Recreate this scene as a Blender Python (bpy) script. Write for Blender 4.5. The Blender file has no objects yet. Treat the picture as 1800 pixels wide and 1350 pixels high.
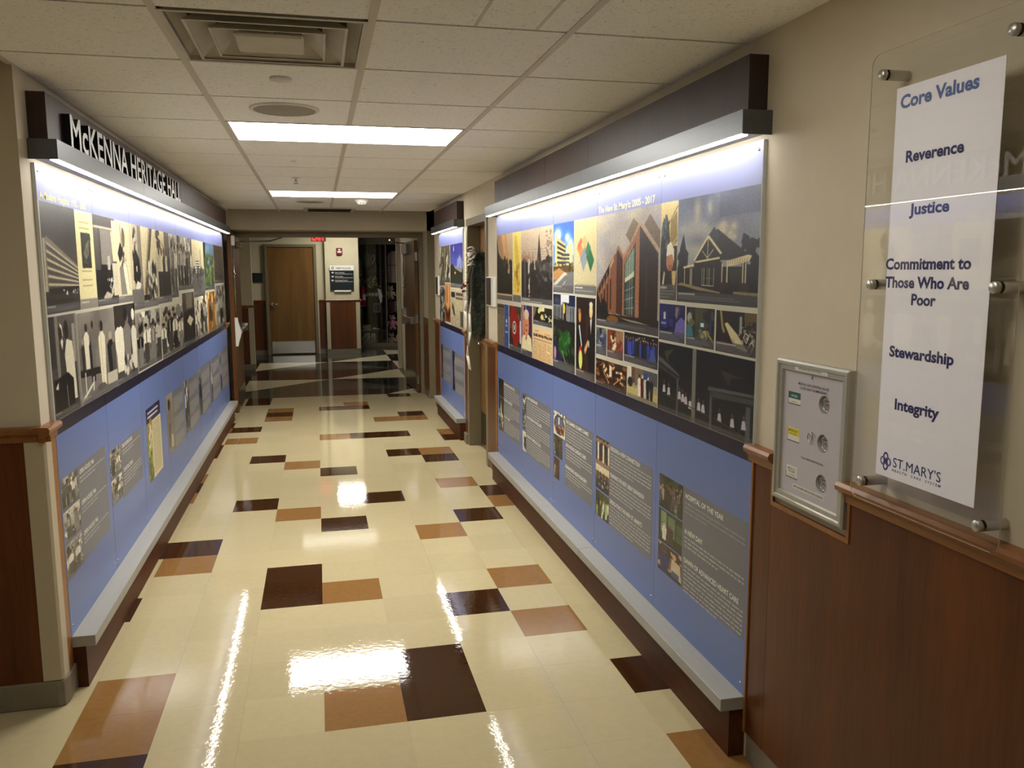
import bpy, math, random
import numpy as np
from mathutils import Vector, Matrix
random.seed(7)
rng = np.random.default_rng(11)
SC = bpy.context.scene
COL = SC.collection
PI = math.pi
FT = 0.3048

# ------------------------------------------------------------------ camera, world, exposure
cam_data = bpy.data.cameras.new('camera')
cam = bpy.data.objects.new('camera', cam_data)
COL.objects.link(cam)
SC.camera = cam
F_PX, YAW, PITCH, ROLL = 1462.22, 0.2279, 0.1357, -0.0037
CAM = Vector((0.0293, -2.9558, 1.6868))
cam_data.sensor_fit = 'HORIZONTAL'
cam_data.sensor_width = 36.0
cam_data.lens = 36.0 * F_PX / 1800.0
cam_data.clip_start = 0.02
fw = Vector((math.sin(YAW) * math.cos(PITCH), math.cos(YAW) * math.cos(PITCH), -math.sin(PITCH)))
rt = Vector((math.cos(YAW), -math.sin(YAW), 0.0))
up = rt.cross(fw)
r2 = rt * math.cos(ROLL) + up * math.sin(ROLL)
u2 = up * math.cos(ROLL) - rt * math.sin(ROLL)
cam.matrix_world = Matrix(((r2.x, u2.x, -fw.x, CAM.x), (r2.y, u2.y, -fw.y, CAM.y), (r2.z, u2.z, -fw.z, CAM.z), (0, 0, 0, 1)))

world = bpy.data.worlds.new('world')
SC.world = world
world.use_nodes = True
world.node_tree.nodes['Background'].inputs[0].default_value = (0.05, 0.045, 0.04, 1)
world.node_tree.nodes['Background'].inputs[1].default_value = 0.2
SC.view_settings.view_transform = 'Standard'
SC.view_settings.look = 'None'
SC.view_settings.gamma = 1.0
SC.view_settings.exposure = 0.18
SC.view_settings.use_curve_mapping = False
TROFFER, LED, LOBBY, REAR_FILL, SIDE_FILL = 25.0, 21.0, 38.0, 4.6, 4.0          # radiance of the ceiling lights, strip lights, lobby light and the added rear and side fill
WARM, COOL = (1.0, 0.965, 0.89), (1.0, 0.975, 0.94)

# ------------------------------------------------------------------ helpers
def lin(c):
    return tuple((x / 255.0) / 12.92 if x <= 10.3 else ((x / 255.0 + 0.055) / 1.055) ** 2.4 for x in c)

MATS = {}
def mat(name, c, rough=0.5, metal=0.0, spec=0.5, noise=0.0, nscale=40.0, bump=0.0, bscale=80.0, emit=None, estr=0.0,
        stretch=(1, 1, 1), coat=0.0, alpha=1.0, trans=0.0, rnd=0.0):
    m = bpy.data.materials.new(name)
    m.use_nodes = True
    nt = m.node_tree
    b = nt.nodes['Principled BSDF']
    base = lin(c) + (1,)
    b.inputs['Base Color'].default_value = base
    b.inputs['Roughness'].default_value = rough
    b.inputs['Metallic'].default_value = metal
    b.inputs['Specular IOR Level'].default_value = spec
    b.inputs['Coat Weight'].default_value = coat
    b.inputs['Alpha'].default_value = alpha
    b.inputs['Transmission Weight'].default_value = trans
    if noise or bump or rnd:
        tc = nt.nodes.new('ShaderNodeTexCoord')
        mp = nt.nodes.new('ShaderNodeMapping')
        mp.inputs['Scale'].default_value = stretch
        nt.links.new(tc.outputs['Object'], mp.inputs['Vector'])
        src = mp.outputs['Vector']
        if rnd:
            oi = nt.nodes.new('ShaderNodeObjectInfo')
            ad = nt.nodes.new('ShaderNodeVectorMath'); ad.operation = 'ADD'
            sc = nt.nodes.new('ShaderNodeMath'); sc.operation = 'MULTIPLY'; sc.inputs[1].default_value = 37.0
            nt.links.new(oi.outputs['Random'], sc.inputs[0])
            nt.links.new(src, ad.inputs[0]); nt.links.new(sc.outputs[0], ad.inputs[1])
            src = ad.outputs[0]
    if noise or rnd:
        n = nt.nodes.new('ShaderNodeTexNoise')
        n.inputs['Scale'].default_value = nscale
        n.inputs['Detail'].default_value = 5
        n.inputs['Roughness'].default_value = 0.65
        nt.links.new(src, n.inputs['Vector'])
        r = nt.nodes.new('ShaderNodeMapRange')
        r.inputs['From Min'].default_value = 0.3; r.inputs['From Max'].default_value = 0.7
        r.inputs['To Min'].default_value = 1 - noise; r.inputs['To Max'].default_value = 1 + noise
        nt.links.new(n.outputs['Fac'], r.inputs['Value'])
        v = r.outputs['Result']
        if rnd:
            r2_ = nt.nodes.new('ShaderNodeMapRange')
            r2_.inputs['To Min'].default_value = 1 - rnd; r2_.inputs['To Max'].default_value = 1 + rnd
            nt.links.new(oi.outputs['Random'], r2_.inputs['Value'])
            mm = nt.nodes.new('ShaderNodeMath'); mm.operation = 'MULTIPLY'
            nt.links.new(v, mm.inputs[0]); nt.links.new(r2_.outputs['Result'], mm.inputs[1])
            v = mm.outputs[0]
        vm = nt.nodes.new('ShaderNodeVectorMath'); vm.operation = 'SCALE'
        vm.inputs[0].default_value = base[:3]
        nt.links.new(v, vm.inputs['Scale'])
        nt.links.new(vm.outputs[0], b.inputs['Base Color'])
    if bump:
        n2 = nt.nodes.new('ShaderNodeTexNoise')
        n2.inputs['Scale'].default_value = bscale
        n2.inputs['Detail'].default_value = 3
        nt.links.new(tc.outputs['Object'] if not rnd else src, n2.inputs['Vector'])
        bp = nt.nodes.new('ShaderNodeBump')
        bp.inputs['Strength'].default_value = bump
        bp.inputs['Distance'].default_value = 0.002
        nt.links.new(n2.outputs['Fac'], bp.inputs['Height'])
        nt.links.new(bp.outputs[0], b.inputs['Normal'])
    if emit:
        b.inputs['Emission Color'].default_value = tuple(emit) + (1,)
        b.inputs['Emission Strength'].default_value = estr
    MATS[name] = m
    return m

def wood(name, c1, c2, rough=0.35, vertical=True, scale=9.0, contrast=1.0, spec=0.3):
    m = bpy.data.materials.new(name)
    m.use_nodes = True
    nt = m.node_tree
    b = nt.nodes['Principled BSDF']
    tc = nt.nodes.new('ShaderNodeTexCoord'); mp = nt.nodes.new('ShaderNodeMapping')
    mp.inputs['Scale'].default_value = (1, 1, 0.09) if vertical else (1, 0.09, 1)
    nt.links.new(tc.outputs['Object'], mp.inputs['Vector'])
    n = nt.nodes.new('ShaderNodeTexNoise'); n.inputs['Scale'].default_value = scale; n.inputs['Detail'].default_value = 8
    n.inputs['Roughness'].default_value = 0.6; n.inputs['Distortion'].default_value = 0.6
    nt.links.new(mp.outputs[0], n.inputs['Vector'])
    n2 = nt.nodes.new('ShaderNodeTexNoise'); n2.inputs['Scale'].default_value = scale * 14; n2.inputs['Detail'].default_value = 4
    nt.links.new(mp.outputs[0], n2.inputs['Vector'])
    mx = nt.nodes.new('ShaderNodeMath'); mx.operation = 'MULTIPLY_ADD'; mx.inputs[1].default_value = 0.45
    nt.links.new(n2.outputs['Fac'], mx.inputs[0]); nt.links.new(n.outputs['Fac'], mx.inputs[2])
    rp = nt.nodes.new('ShaderNodeValToRGB')
    rp.color_ramp.elements[0].position = 0.72 - 0.22 * contrast; rp.color_ramp.elements[1].position = 0.72 + 0.22 * contrast
    rp.color_ramp.elements[0].color = lin(c2) + (1,); rp.color_ramp.elements[1].color = lin(c1) + (1,)
    nt.links.new(mx.outputs[0], rp.inputs['Fac'])
    nt.links.new(rp.outputs['Color'], b.inputs['Base Color'])
    b.inputs['Roughness'].default_value = rough
    b.inputs['Specular IOR Level'].default_value = spec
    MATS[name] = m
    return m

def ceiling_tile_mat(name, c):
    # mineral fibre tile: pale face with small dark fissures
    m = bpy.data.materials.new(name); m.use_nodes = True
    nt = m.node_tree; b = nt.nodes['Principled BSDF']
    tc = nt.nodes.new('ShaderNodeTexCoord'); oi = nt.nodes.new('ShaderNodeObjectInfo')
    s = nt.nodes.new('ShaderNodeMath'); s.operation = 'MULTIPLY'; s.inputs[1].default_value = 50
    nt.links.new(oi.outputs['Random'], s.inputs[0])
    ad = nt.nodes.new('ShaderNodeVectorMath'); nt.links.new(tc.outputs['Object'], ad.inputs[0]); nt.links.new(s.outputs[0], ad.inputs[1])
    n = nt.nodes.new('ShaderNodeTexNoise'); n.inputs['Scale'].default_value = 90; n.inputs['Detail'].default_value = 3; n.inputs['Distortion'].default_value = 1.2
    nt.links.new(ad.outputs[0], n.inputs['Vector'])
    rp = nt.nodes.new('ShaderNodeValToRGB')
    rp.color_ramp.elements[0].position = 0.30; rp.color_ramp.elements[0].color = tuple(0.68 * x for x in lin(c)) + (1,)
    rp.color_ramp.elements[1].position = 0.42; rp.color_ramp.elements[1].color = lin(c) + (1,)
    nt.links.new(n.outputs['Fac'], rp.inputs['Fac']); nt.links.new(rp.outputs['Color'], b.inputs['Base Color'])
    b.inputs['Roughness'].default_value = 0.95; b.inputs['Specular IOR Level'].default_value = 0.1
    bp = nt.nodes.new('ShaderNodeBump'); bp.inputs['Strength'].default_value = 0.5; bp.inputs['Distance'].default_value = 0.002
    nt.links.new(rp.outputs['Alpha'], bp.inputs['Height']); nt.links.new(n.outputs['Fac'], bp.inputs['Height'])
    nt.links.new(bp.outputs[0], b.inputs['Normal'])
    MATS[name] = m
    return m

def vcol_mat(name, rough=0.4, spec=0.4):
    m = bpy.data.materials.new(name); m.use_nodes = True
    nt = m.node_tree; b = nt.nodes['Principled BSDF']
    a = nt.nodes.new('ShaderNodeAttribute'); a.attribute_name = 'print'
    nt.links.new(a.outputs['Color'], b.inputs['Base Color'])
    b.inputs['Roughness'].default_value = rough; b.inputs['Specular IOR Level'].default_value = spec
    MATS[name] = m
    return m

def wloc(o):
    v = Vector((0, 0, 0))
    while o is not None:
        v = v + o.location; o = o.parent
    return v

class MB:
    """mesh builder in world coordinates; build() makes ONE object, local to its parent"""
    def __init__(s): s.v = []; s.f = []; s.mi = []; s.cur = 0; s.sm = []
    def add(s, vs, fs, smooth=False):
        k = len(s.v); s.v += [tuple(v) for v in vs]
        for f in fs: s.f.append(tuple(i + k for i in f)); s.mi.append(s.cur); s.sm.append(smooth)
        return s
    def m(s, i): s.cur = i; return s
    def box(s, x0, x1, y0, y1, z0, z1):
        x0, x1 = min(x0, x1), max(x0, x1); y0, y1 = min(y0, y1), max(y0, y1); z0, z1 = min(z0, z1), max(z0, z1)
        v = [(x0, y0, z0), (x1, y0, z0), (x1, y1, z0), (x0, y1, z0), (x0, y0, z1), (x1, y0, z1), (x1, y1, z1), (x0, y1, z1)]
        return s.add(v, [(0, 3, 2, 1), (4, 5, 6, 7), (0, 1, 5, 4), (1, 2, 6, 5), (2, 3, 7, 6), (3, 0, 4, 7)])
    def cbox(s, x0, x1, y0, y1, z0, z1, c=0.003):
        """box with chamfered edges on all sides"""
        x0, x1 = min(x0, x1), max(x0, x1); y0, y1 = min(y0, y1), max(y0, y1); z0, z1 = min(z0, z1), max(z0, z1)
        bm = bmesh_box(x0, x1, y0, y1, z0, z1, c)
        return s.add(*bm)
    def prism(s, prof, axis, a, b, smooth=False):
        """extrude 2-D profile along axis from a to b; profile coords are the two remaining axes in order"""
        n = len(prof); vs = []
        for t in (a, b):
            for p, q in prof:
                vs.append({'x': (t, p, q), 'y': (p, t, q), 'z': (p, q, t)}[axis])
        fs = [(i, (i + 1) % n, (i + 1) % n + n, i + n) for i in range(n)]
        s.add(vs, fs, smooth)
        k = len(s.v) - 2 * n
        s.f += [tuple(k + i for i in reversed(range(n))), tuple(k + n + i for i in range(n))]; s.mi += [s.cur] * 2; s.sm += [False] * 2
        return s
    def tube(s, p0, p1, r0, r1=None, n=16, caps=True):
        r1 = r0 if r1 is None else r1
        p0 = Vector(p0); p1 = Vector(p1); d = (p1 - p0).normalized()
        a = Vector((0, 0, 1)) if abs(d.z) < 0.9 else Vector((1, 0, 0))
        u = d.cross(a).normalized(); w = d.cross(u)
        vs = []
        for p, r in ((p0, r0), (p1, r1)):
            for i in range(n):
                t = 2 * PI * i / n; vs.append(p + (u * math.cos(t) + w * math.sin(t)) * r)
        s.add(vs, [(i, (i + 1) % n, (i + 1) % n + n, i + n) for i in range(n)], True)
        if caps:
            k = len(s.v) - 2 * n
            s.f += [tuple(k + i for i in reversed(range(n))), tuple(k + n + i for i in range(n))]; s.mi += [s.cur] * 2; s.sm += [False] * 2
        return s
    def path(s, pts, r, n=8):
        for a, b in zip(pts[:-1], pts[1:]): s.tube(a, b, r if not callable(r) else r(a), r if not callable(r) else r(b), n)
        return s
    def lathe(s, prof, c, axis='z', n=28, close=False):
        """revolve (radius, height) profile about an axis through c"""
        vs = []
        for r, h in prof:
            for i in range(n):
                t = 2 * PI * i / n; a, b_ = r * math.cos(t), r * math.sin(t)
                vs.append({'z': (c[0] + a, c[1] + b_, c[2] + h), 'x': (c[0] + h, c[1] + a, c[2] + b_), 'y': (c[0] + a, c[1] + h, c[2] + b_)}[axis])
        m_ = len(prof)
        fs = [(j * n + i, j * n + (i + 1) % n, (j + 1) * n + (i + 1) % n, (j + 1) * n + i) for j in range(m_ - 1) for i in range(n)]
        s.add(vs, fs, True)
        return s
    def ball(s, c, rx, ry=None, rz=None, n=14, m=9):
        ry = rx if ry is None else ry; rz = rx if rz is None else rz
        vs = [(c[0], c[1], c[2] - rz)]
        for j in range(1, m):
            ph = PI * j / m - PI / 2
            for i in range(n):
                t = 2 * PI * i / n
                vs.append((c[0] + rx * math.cos(ph) * math.cos(t), c[1] + ry * math.cos(ph) * math.sin(t), c[2] + rz * math.sin(ph)))
        vs.append((c[0], c[1], c[2] + rz))
        fs = [(0, 1 + (i + 1) % n, 1 + i) for i in range(n)]
        for j in range(m - 2):
            fs += [(1 + j * n + i, 1 + j * n + (i + 1) % n, 1 + (j + 1) * n + (i + 1) % n, 1 + (j + 1) * n + i) for i in range(n)]
        k = 1 + (m - 2) * n
        fs += [(k + i, k + (i + 1) % n, len(vs) - 1) for i in range(n)]
        return s.add(vs, fs, True)
    def build(s, name, mats, parent=None, kind=None, bevel=0.0):
        me = bpy.data.meshes.new(name)
        mats = mats if isinstance(mats, (list, tuple)) else [mats]
        if parent is None:
            vs = np.array(s.v); lo = vs.min(0); hi = vs.max(0)
            org = Vector(((lo[0] + hi[0]) / 2, (lo[1] + hi[1]) / 2, lo[2]))
        else:
            org = wloc(parent)
        me.from_pydata([(v[0] - org[0], v[1] - org[1], v[2] - org[2]) for v in s.v], [], s.f)
        for m_ in mats: me.materials.append(m_)
        me.polygons.foreach_set('material_index', s.mi)
        me.polygons.foreach_set('use_smooth', s.sm)
        me.update()
        o = bpy.data.objects.new(name, me); COL.objects.link(o)
        if parent is None: o.location = org
        else: o.parent = parent
        if bevel:
            bv = o.modifiers.new('edge', 'BEVEL'); bv.width = bevel; bv.segments = 2; bv.limit_method = 'ANGLE'; bv.angle_limit = 0.6
        if kind: o['kind'] = kind
        return o

def bmesh_box(x0, x1, y0, y1, z0, z1, c):
    c = min(c, (x1 - x0) * .45, (y1 - y0) * .45, (z1 - z0) * .45)
    vs = []; idx = {}
    for X, Y, Z in ((a, b, d) for a in (0, 1) for b in (0, 1) for d in (0, 1)):
        px, py, pz = (x1 if X else x0), (y1 if Y else y0), (z1 if Z else z0)
        sx, sy, sz = (-c if X else c), (-c if Y else c), (-c if Z else c)
        for ax, p in (('x', (px, py + sy, pz + sz)), ('y', (px + sx, py, pz + sz)), ('z', (px + sx, py + sy, pz))):
            idx[(X, Y, Z, ax)] = len(vs); vs.append(p)
    I = lambda X, Y, Z, a: idx[(X, Y, Z, a)]
    fs = []
    def q(*a):
        fs.append(a)
    q(I(0,0,0,'x'), I(0,0,1,'x'), I(0,1,1,'x'), I(0,1,0,'x')); q(I(1,0,0,'x'), I(1,1,0,'x'), I(1,1,1,'x'), I(1,0,1,'x'))
    q(I(0,0,0,'y'), I(1,0,0,'y'), I(1,0,1,'y'), I(0,0,1,'y')); q(I(0,1,0,'y'), I(0,1,1,'y'), I(1,1,1,'y'), I(1,1,0,'y'))
    q(I(0,0,0,'z'), I(0,1,0,'z'), I(1,1,0,'z'), I(1,0,0,'z')); q(I(0,0,1,'z'), I(1,0,1,'z'), I(1,1,1,'z'), I(0,1,1,'z'))
    for X in (0, 1):
        for Y in (0, 1): q(I(X,Y,0,'x'), I(X,Y,1,'x'), I(X,Y,1,'y'), I(X,Y,0,'y'))
        for Z in (0, 1): q(I(X,0,Z,'x'), I(X,1,Z,'x'), I(X,1,Z,'z'), I(X,0,Z,'z'))
    for Y in (0, 1):
        for Z in (0, 1): q(I(0,Y,Z,'y'), I(1,Y,Z,'y'), I(1,Y,Z,'z'), I(0,Y,Z,'z'))
    for X in (0, 1):
        for Y in (0, 1):
            for Z in (0, 1): q(I(X,Y,Z,'x'), I(X,Y,Z,'y'), I(X,Y,Z,'z'))
    # outward orientation
    cx, cy, cz = (x0 + x1) / 2, (y0 + y1) / 2, (z0 + z1) / 2
    out = []
    for f in fs:
        p = [Vector(vs[i]) for i in f]; n = (p[1] - p[0]).cross(p[2] - p[0]); m_ = sum(p, Vector()) / len(p) - Vector((cx, cy, cz))
        out.append(tuple(f) if n.dot(m_) > 0 else tuple(reversed(f)))
    return vs, out

def tag(o, label, cat, group=None, kind=None):
    o['label'] = label; o['category'] = cat
    if group: o['group'] = group
    if kind: o['kind'] = kind
    return o

def thing(name, loc, label=None, cat=None, group=None, kind=None):
    o = bpy.data.objects.new(name, None); COL.objects.link(o)
    o.empty_display_size = 0.05; o.location = loc
    if label: o['label'] = label; o['category'] = cat
    if group: o['group'] = group
    if kind: o['kind'] = kind
    return o

def link_mesh(name, me, loc, parent):
    o = bpy.data.objects.new(name, me); COL.objects.link(o)
    o.location = Vector(loc) - wloc(parent); o.parent = parent
    return o

TXT = {}
def text_mesh(s, bold=0.0, extrude=0.0, spacing=1.0):
    key = (s, bold, extrude, spacing)
    if key in TXT: return TXT[key]
    cu = bpy.data.curves.new('lettering', 'FONT'); cu.body = s; cu.size = 1.0; cu.offset = bold; cu.extrude = extrude
    cu.space_character = spacing; cu.resolution_u = 3
    o = bpy.data.objects.new('lettering', cu); COL.objects.link(o)
    dg = bpy.context.evaluated_depsgraph_get()
    me = bpy.data.meshes.new_from_object(o.evaluated_get(dg))
    vs = np.array([v.co[:] for v in me.vertices]); fs = [tuple(p.vertices) for p in me.polygons]
    bpy.data.objects.remove(o); bpy.data.curves.remove(cu); bpy.data.meshes.remove(me)
    TXT[key] = (vs, fs)
    return TXT[key]

AXES = {'R': (Vector((0, -1, 0)), Vector((-1, 0, 0))), 'L': (Vector((0, 1, 0)), Vector((1, 0, 0))), 'F': (Vector((1, 0, 0)), Vector((0, -1, 0)))}
def put_text(mb, s, side, pos, cap, width=None, bold=0.0, align='L', spacing=1.0, depth=0.0):
    """flat (or raised) lettering on a wall; pos = baseline start, cap = capital height"""
    vs, fs = text_mesh(s, bold, depth / cap * 0.7 / 2 if depth else 0.0, spacing)
    if len(vs) == 0: return
    sc = cap / 0.70
    w = vs[:, 0].max() - vs[:, 0].min()
    sx = sc if width is None else width / w
    r, n = AXES[side]
    x0 = vs[:, 0].min()
    off = {'L': 0, 'C': -w * sx / 2, 'R': -w * sx}[align]
    P = Vector(pos)
    out = [P + r * ((v[0] - x0) * sx + off) + Vector((0, 0, 1)) * (v[1] * sc) + n * (v[2] * sc) for v in vs]
    mb.add(out, fs)

# ------------------------------------------------------------------ materials
M_wall = mat('wall_paint', (205, 193, 168), 0.75, noise=0.03, nscale=6, bump=0.15, bscale=260)
M_wall_far = mat('lobby_wall_paint', (196, 186, 155), 0.75, noise=0.03, nscale=6)
M_ceil = ceiling_tile_mat('ceiling_tile_fibre', (247, 246, 243))
M_grid = mat('ceiling_grid_metal', (205, 198, 186), 0.5, noise=0.03)
M_dark = mat('plenum_dark', (40, 34, 28), 0.9, noise=0.1)
M_cream = mat('vinyl_cream', (187, 173, 135), 0.045, noise=0.03, nscale=30, bump=0.13, bscale=42, rnd=0.035, spec=0.3)
M_tan = mat('vinyl_tan', (140, 102, 58), 0.045, noise=0.07, nscale=40, bump=0.13, bscale=42, rnd=0.04, spec=0.3)
M_brown = mat('vinyl_dark_brown', (58, 33, 15), 0.045, noise=0.08, nscale=40, bump=0.13, bscale=42, rnd=0.05, spec=0.3)
M_slab = mat('floor_joint', (160, 142, 106), 0.4, noise=0.1)
M_tz = {'white': mat('terrazzo_white', (222, 210, 174), 0.10, noise=0.12, nscale=120, spec=0.6),
        'dark': mat('terrazzo_black', (26, 30, 30), 0.10, noise=0.2, nscale=120, spec=0.6),
        'green': mat('terrazzo_grey_green', (78, 80, 68), 0.10, noise=0.12, nscale=120, spec=0.6),
        'brown': mat('terrazzo_brown', (58, 36, 28), 0.10, noise=0.12, nscale=120, spec=0.6)}
M_wainscot = wood('wainscot_cherry', (104, 56, 22), (70, 36, 13), 0.32, scale=7)
M_fascia = wood('fascia_mauve_brown', (70, 54, 49), (56, 43, 39), 0.5, scale=6, contrast=1.4)
M_base_wood = wood('ledge_base_cherry', (92, 52, 30), (64, 35, 19), 0.5, vertical=False, scale=7, spec=.15)
M_rail = wood('rail_light_cherry', (150, 98, 54), (116, 72, 38), 0.3, vertical=False, scale=8)
M_edge = wood('edge_band_light', (158, 106, 60), (132, 84, 44), 0.35, scale=8)
M_rubber = mat('cove_base_rubber', (122, 113, 94), 0.5, noise=0.05)
M_guard = mat('corner_guard_vinyl', (186, 174, 146), 0.45, noise=0.04, nscale=14)
M_frame = mat('door_frame_taupe', (118, 106, 80), 0.45, noise=0.04)
M_door = wood('door_oak', (128, 92, 46), (100, 70, 32), 0.4, scale=10)
M_leaf = wood('leaf_oak', (112, 76, 42), (84, 54, 28), 0.4, scale=10)
M_alu = mat('brushed_aluminium', (98, 101, 104), 0.38, metal=0.75, noise=0.05, nscale=14, stretch=(1, 0.15, 8))
M_cap = mat('ledge_cap_metal', (158, 156, 148), 0.42, metal=0.1, noise=0.05, nscale=20, stretch=(1, 0.1, 1))
M_post = mat('satin_metal', (190, 186, 178), 0.34, metal=0.85, noise=0.05)
M_steel = mat('stainless', (200, 200, 196), 0.22, metal=1.0, noise=0.03, stretch=(1, 8, 1))
M_kick = mat('kick_plate_steel', (120, 118, 110), 0.22, metal=1.0, noise=0.05)
M_white = mat('white_plastic', (225, 222, 212), 0.4, noise=0.02)
M_black = mat('black_plastic', (22, 22, 24), 0.4, noise=0.05)
M_led = mat('strip_light_lens', (255, 255, 255), 0.5, emit=COOL, estr=LED)
M_trof = mat('troffer_lens', (255, 255, 255), 0.5, emit=WARM, estr=TROFFER)
M_side_fill = mat('side_fill_lens', (255, 255, 255), 0.5, emit=WARM, estr=SIDE_FILL)
M_rear_fill = mat('rear_fill_lens', (255, 255, 255), 0.5, emit=WARM, estr=REAR_FILL)
M_lobby = mat('lobby_light_lens', (255, 255, 255), 0.5, emit=WARM, estr=LOBBY)
M_print = vcol_mat('printed_acrylic', 0.32, 0.5)
M_text_white = mat('lettering_white', (225, 222, 210), 0.5, noise=0.02)
M_text_grey = mat('lettering_pale_grey', (175, 173, 166), 0.5, noise=0.02)
M_text_cream = mat('lettering_cream_yellow', (238, 226, 168), 0.5, noise=0.02)
M_text_navy = mat('lettering_navy', (24, 26, 92), 0.5, noise=0.02)
M_text_blue = mat('lettering_soft_blue', (92, 112, 168), 0.5, noise=0.02)
M_text_dark = mat('lettering_black', (40, 36, 40), 0.5, noise=0.02)
M_blue = mat('panel_blue', (97, 116, 168), 0.34, spec=0.45, noise=0.015, nscale=3)
M_header = mat('panel_blue_bleached', (128, 135, 184), 0.34, spec=0.45, noise=0.015, nscale=3)  # panel blue with the strip light's bleaching put into the colour
M_navy = mat('panel_navy', (20, 18, 44), 0.3, spec=0.45, noise=0.03)
M_mat = mat('panel_off_white', (190, 186, 166), 0.34, spec=0.45, noise=0.02)
M_pedge = mat('panel_clear_edge', (205, 208, 205), 0.2, spec=0.6, noise=0.02)
M_grey = mat('panel_grey_text_field', (108, 109, 116), 0.34, spec=0.45, noise=0.02)
M_paper = mat('poster_paper', (250, 246, 252), 0.6, noise=0.01)
M_acrylic = bpy.data.materials.new('clear_acrylic'); M_acrylic.use_nodes = True
def _acr():
    nt = M_acrylic.node_tree; nt.nodes.clear()
    out = nt.nodes.new('ShaderNodeOutputMaterial'); mx = nt.nodes.new('ShaderNodeMixShader')
    tr = nt.nodes.new('ShaderNodeBsdfTransparent'); gl = nt.nodes.new('ShaderNodeBsdfGlossy'); lw = nt.nodes.new('ShaderNodeLayerWeight')
    pw = nt.nodes.new('ShaderNodeMath'); pw.operation = 'POWER'; pw.inputs[1].default_value = 5.0
    ma = nt.nodes.new('ShaderNodeMath'); ma.operation = 'MULTIPLY_ADD'; ma.inputs[1].default_value = 0.92; ma.inputs[2].default_value = 0.05
    tr.inputs['Color'].default_value = (0.985, 0.99, 0.985, 1)
    gl.inputs['Roughness'].default_value = 0.0
    nt.links.new(lw.outputs['Facing'], pw.inputs[0]); nt.links.new(pw.outputs[0], ma.inputs[0])
    nt.links.new(ma.outputs[0], mx.inputs[0]); nt.links.new(tr.outputs[0], mx.inputs[1]); nt.links.new(gl.outputs[0], mx.inputs[2])
    nt.links.new(mx.outputs[0], out.inputs['Surface'])
_acr()
M_acr_edge = mat('acrylic_edge', (214, 210, 196), 0.3, spec=0.6, noise=0.01)

XL, XR = -1.0, 1.43
ZC = 2.42
ROW0 = 0.85 * FT           # a ceiling joint line

# ------------------------------------------------------------------ floor: slab, vinyl tiles, terrazzo wedges
fl = MB().box(-4.6, 4.2, -4.7, 8.534, -0.08, -0.003).m(1).box(-4.6, 4.2, 8.534, 17.4, -0.08, -0.0004).build('floor', [M_slab, M_tz['dark']], kind='structure')
def tile_mesh(name, m):
    w = FT / 2 - 0.0002
    b = MB().box(-w, w, -w, w, -0.003, 0.0)
    me = bpy.data.meshes.new(name)
    me.from_pydata(b.v, [], b.f); me.materials.append(m); me.update()
    return me
TM = {'c': tile_mesh('vinyl_tile_cream', M_cream), 't': tile_mesh('vinyl_tile_tan', M_tan), 'd': tile_mesh('vinyl_tile_brown', M_brown)}
TAN = [(0, 0), (0, 4), (3, 4), (3, 2), (-1, 9), (-1, 14), (3, 15), (3, 11), (4, 9), (2, 7), (2, 21), (3, 21), (0, 18), (1, 25), (4, 18), (-2, 24), (-2, 22),
       (-3, 18), (-3, 6), (-3, 1), (-3, 0), (-4, 20), (-4, 13), (-4, 11), (4, -2)]
DRK = [(1, 0), (1, 1), (-1, 4), (-1, 5), (2, 3), (-2, 10), (0, 8), (1, 10), (-2, 15), (0, 13), (2, 15), (3, 14), (4, 10), (3, 8), (3, 22), (1, 18), (2, 18),
       (0, 24), (1, 24), (3, 27), (4, 17), (-2, 23), (-3, 20), (-4, 17), (-4, 16), (-4, 21), (-3, 26), (-3, 27), (-4, 12), (-3, 7), (-4, 7), (-4, 4), (-3, -1), (4, 0)]
cells = [(i, j) for j in range(-4, 28) for i in range(-4, 5)] + [(i, j) for j in range(-2, 2) for i in (-6, -5)]
cells = [c for c in cells if not (c[0] == -4 and c[1] > 27)]
for i, j in cells:
    k = 't' if (i, j) in TAN else 'd' if (i, j) in DRK else 'c'
    link_mesh('floor_tile', TM[k], ((i + .5) * FT, (j + .5) * FT, 0), fl)
rest = MB()
for j in range(-15, 2):
    for i in range(-15, 5):
        if (i, j) not in cells: rest.box(i * FT + .0003, (i + 1) * FT - .0003, j * FT + .0003, (j + 1) * FT - .0003, -0.003, 0)
rest.build('floor_tile_field', M_cream, parent=fl, kind='stuff')
def wedge(pts, c):
    MB().prism(pts, 'z', -0.0004, 0.0).build('terrazzo_wedge', M_tz[c], parent=fl)
X0, X1, XM = 0.18, 1.35, -1.05
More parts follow.
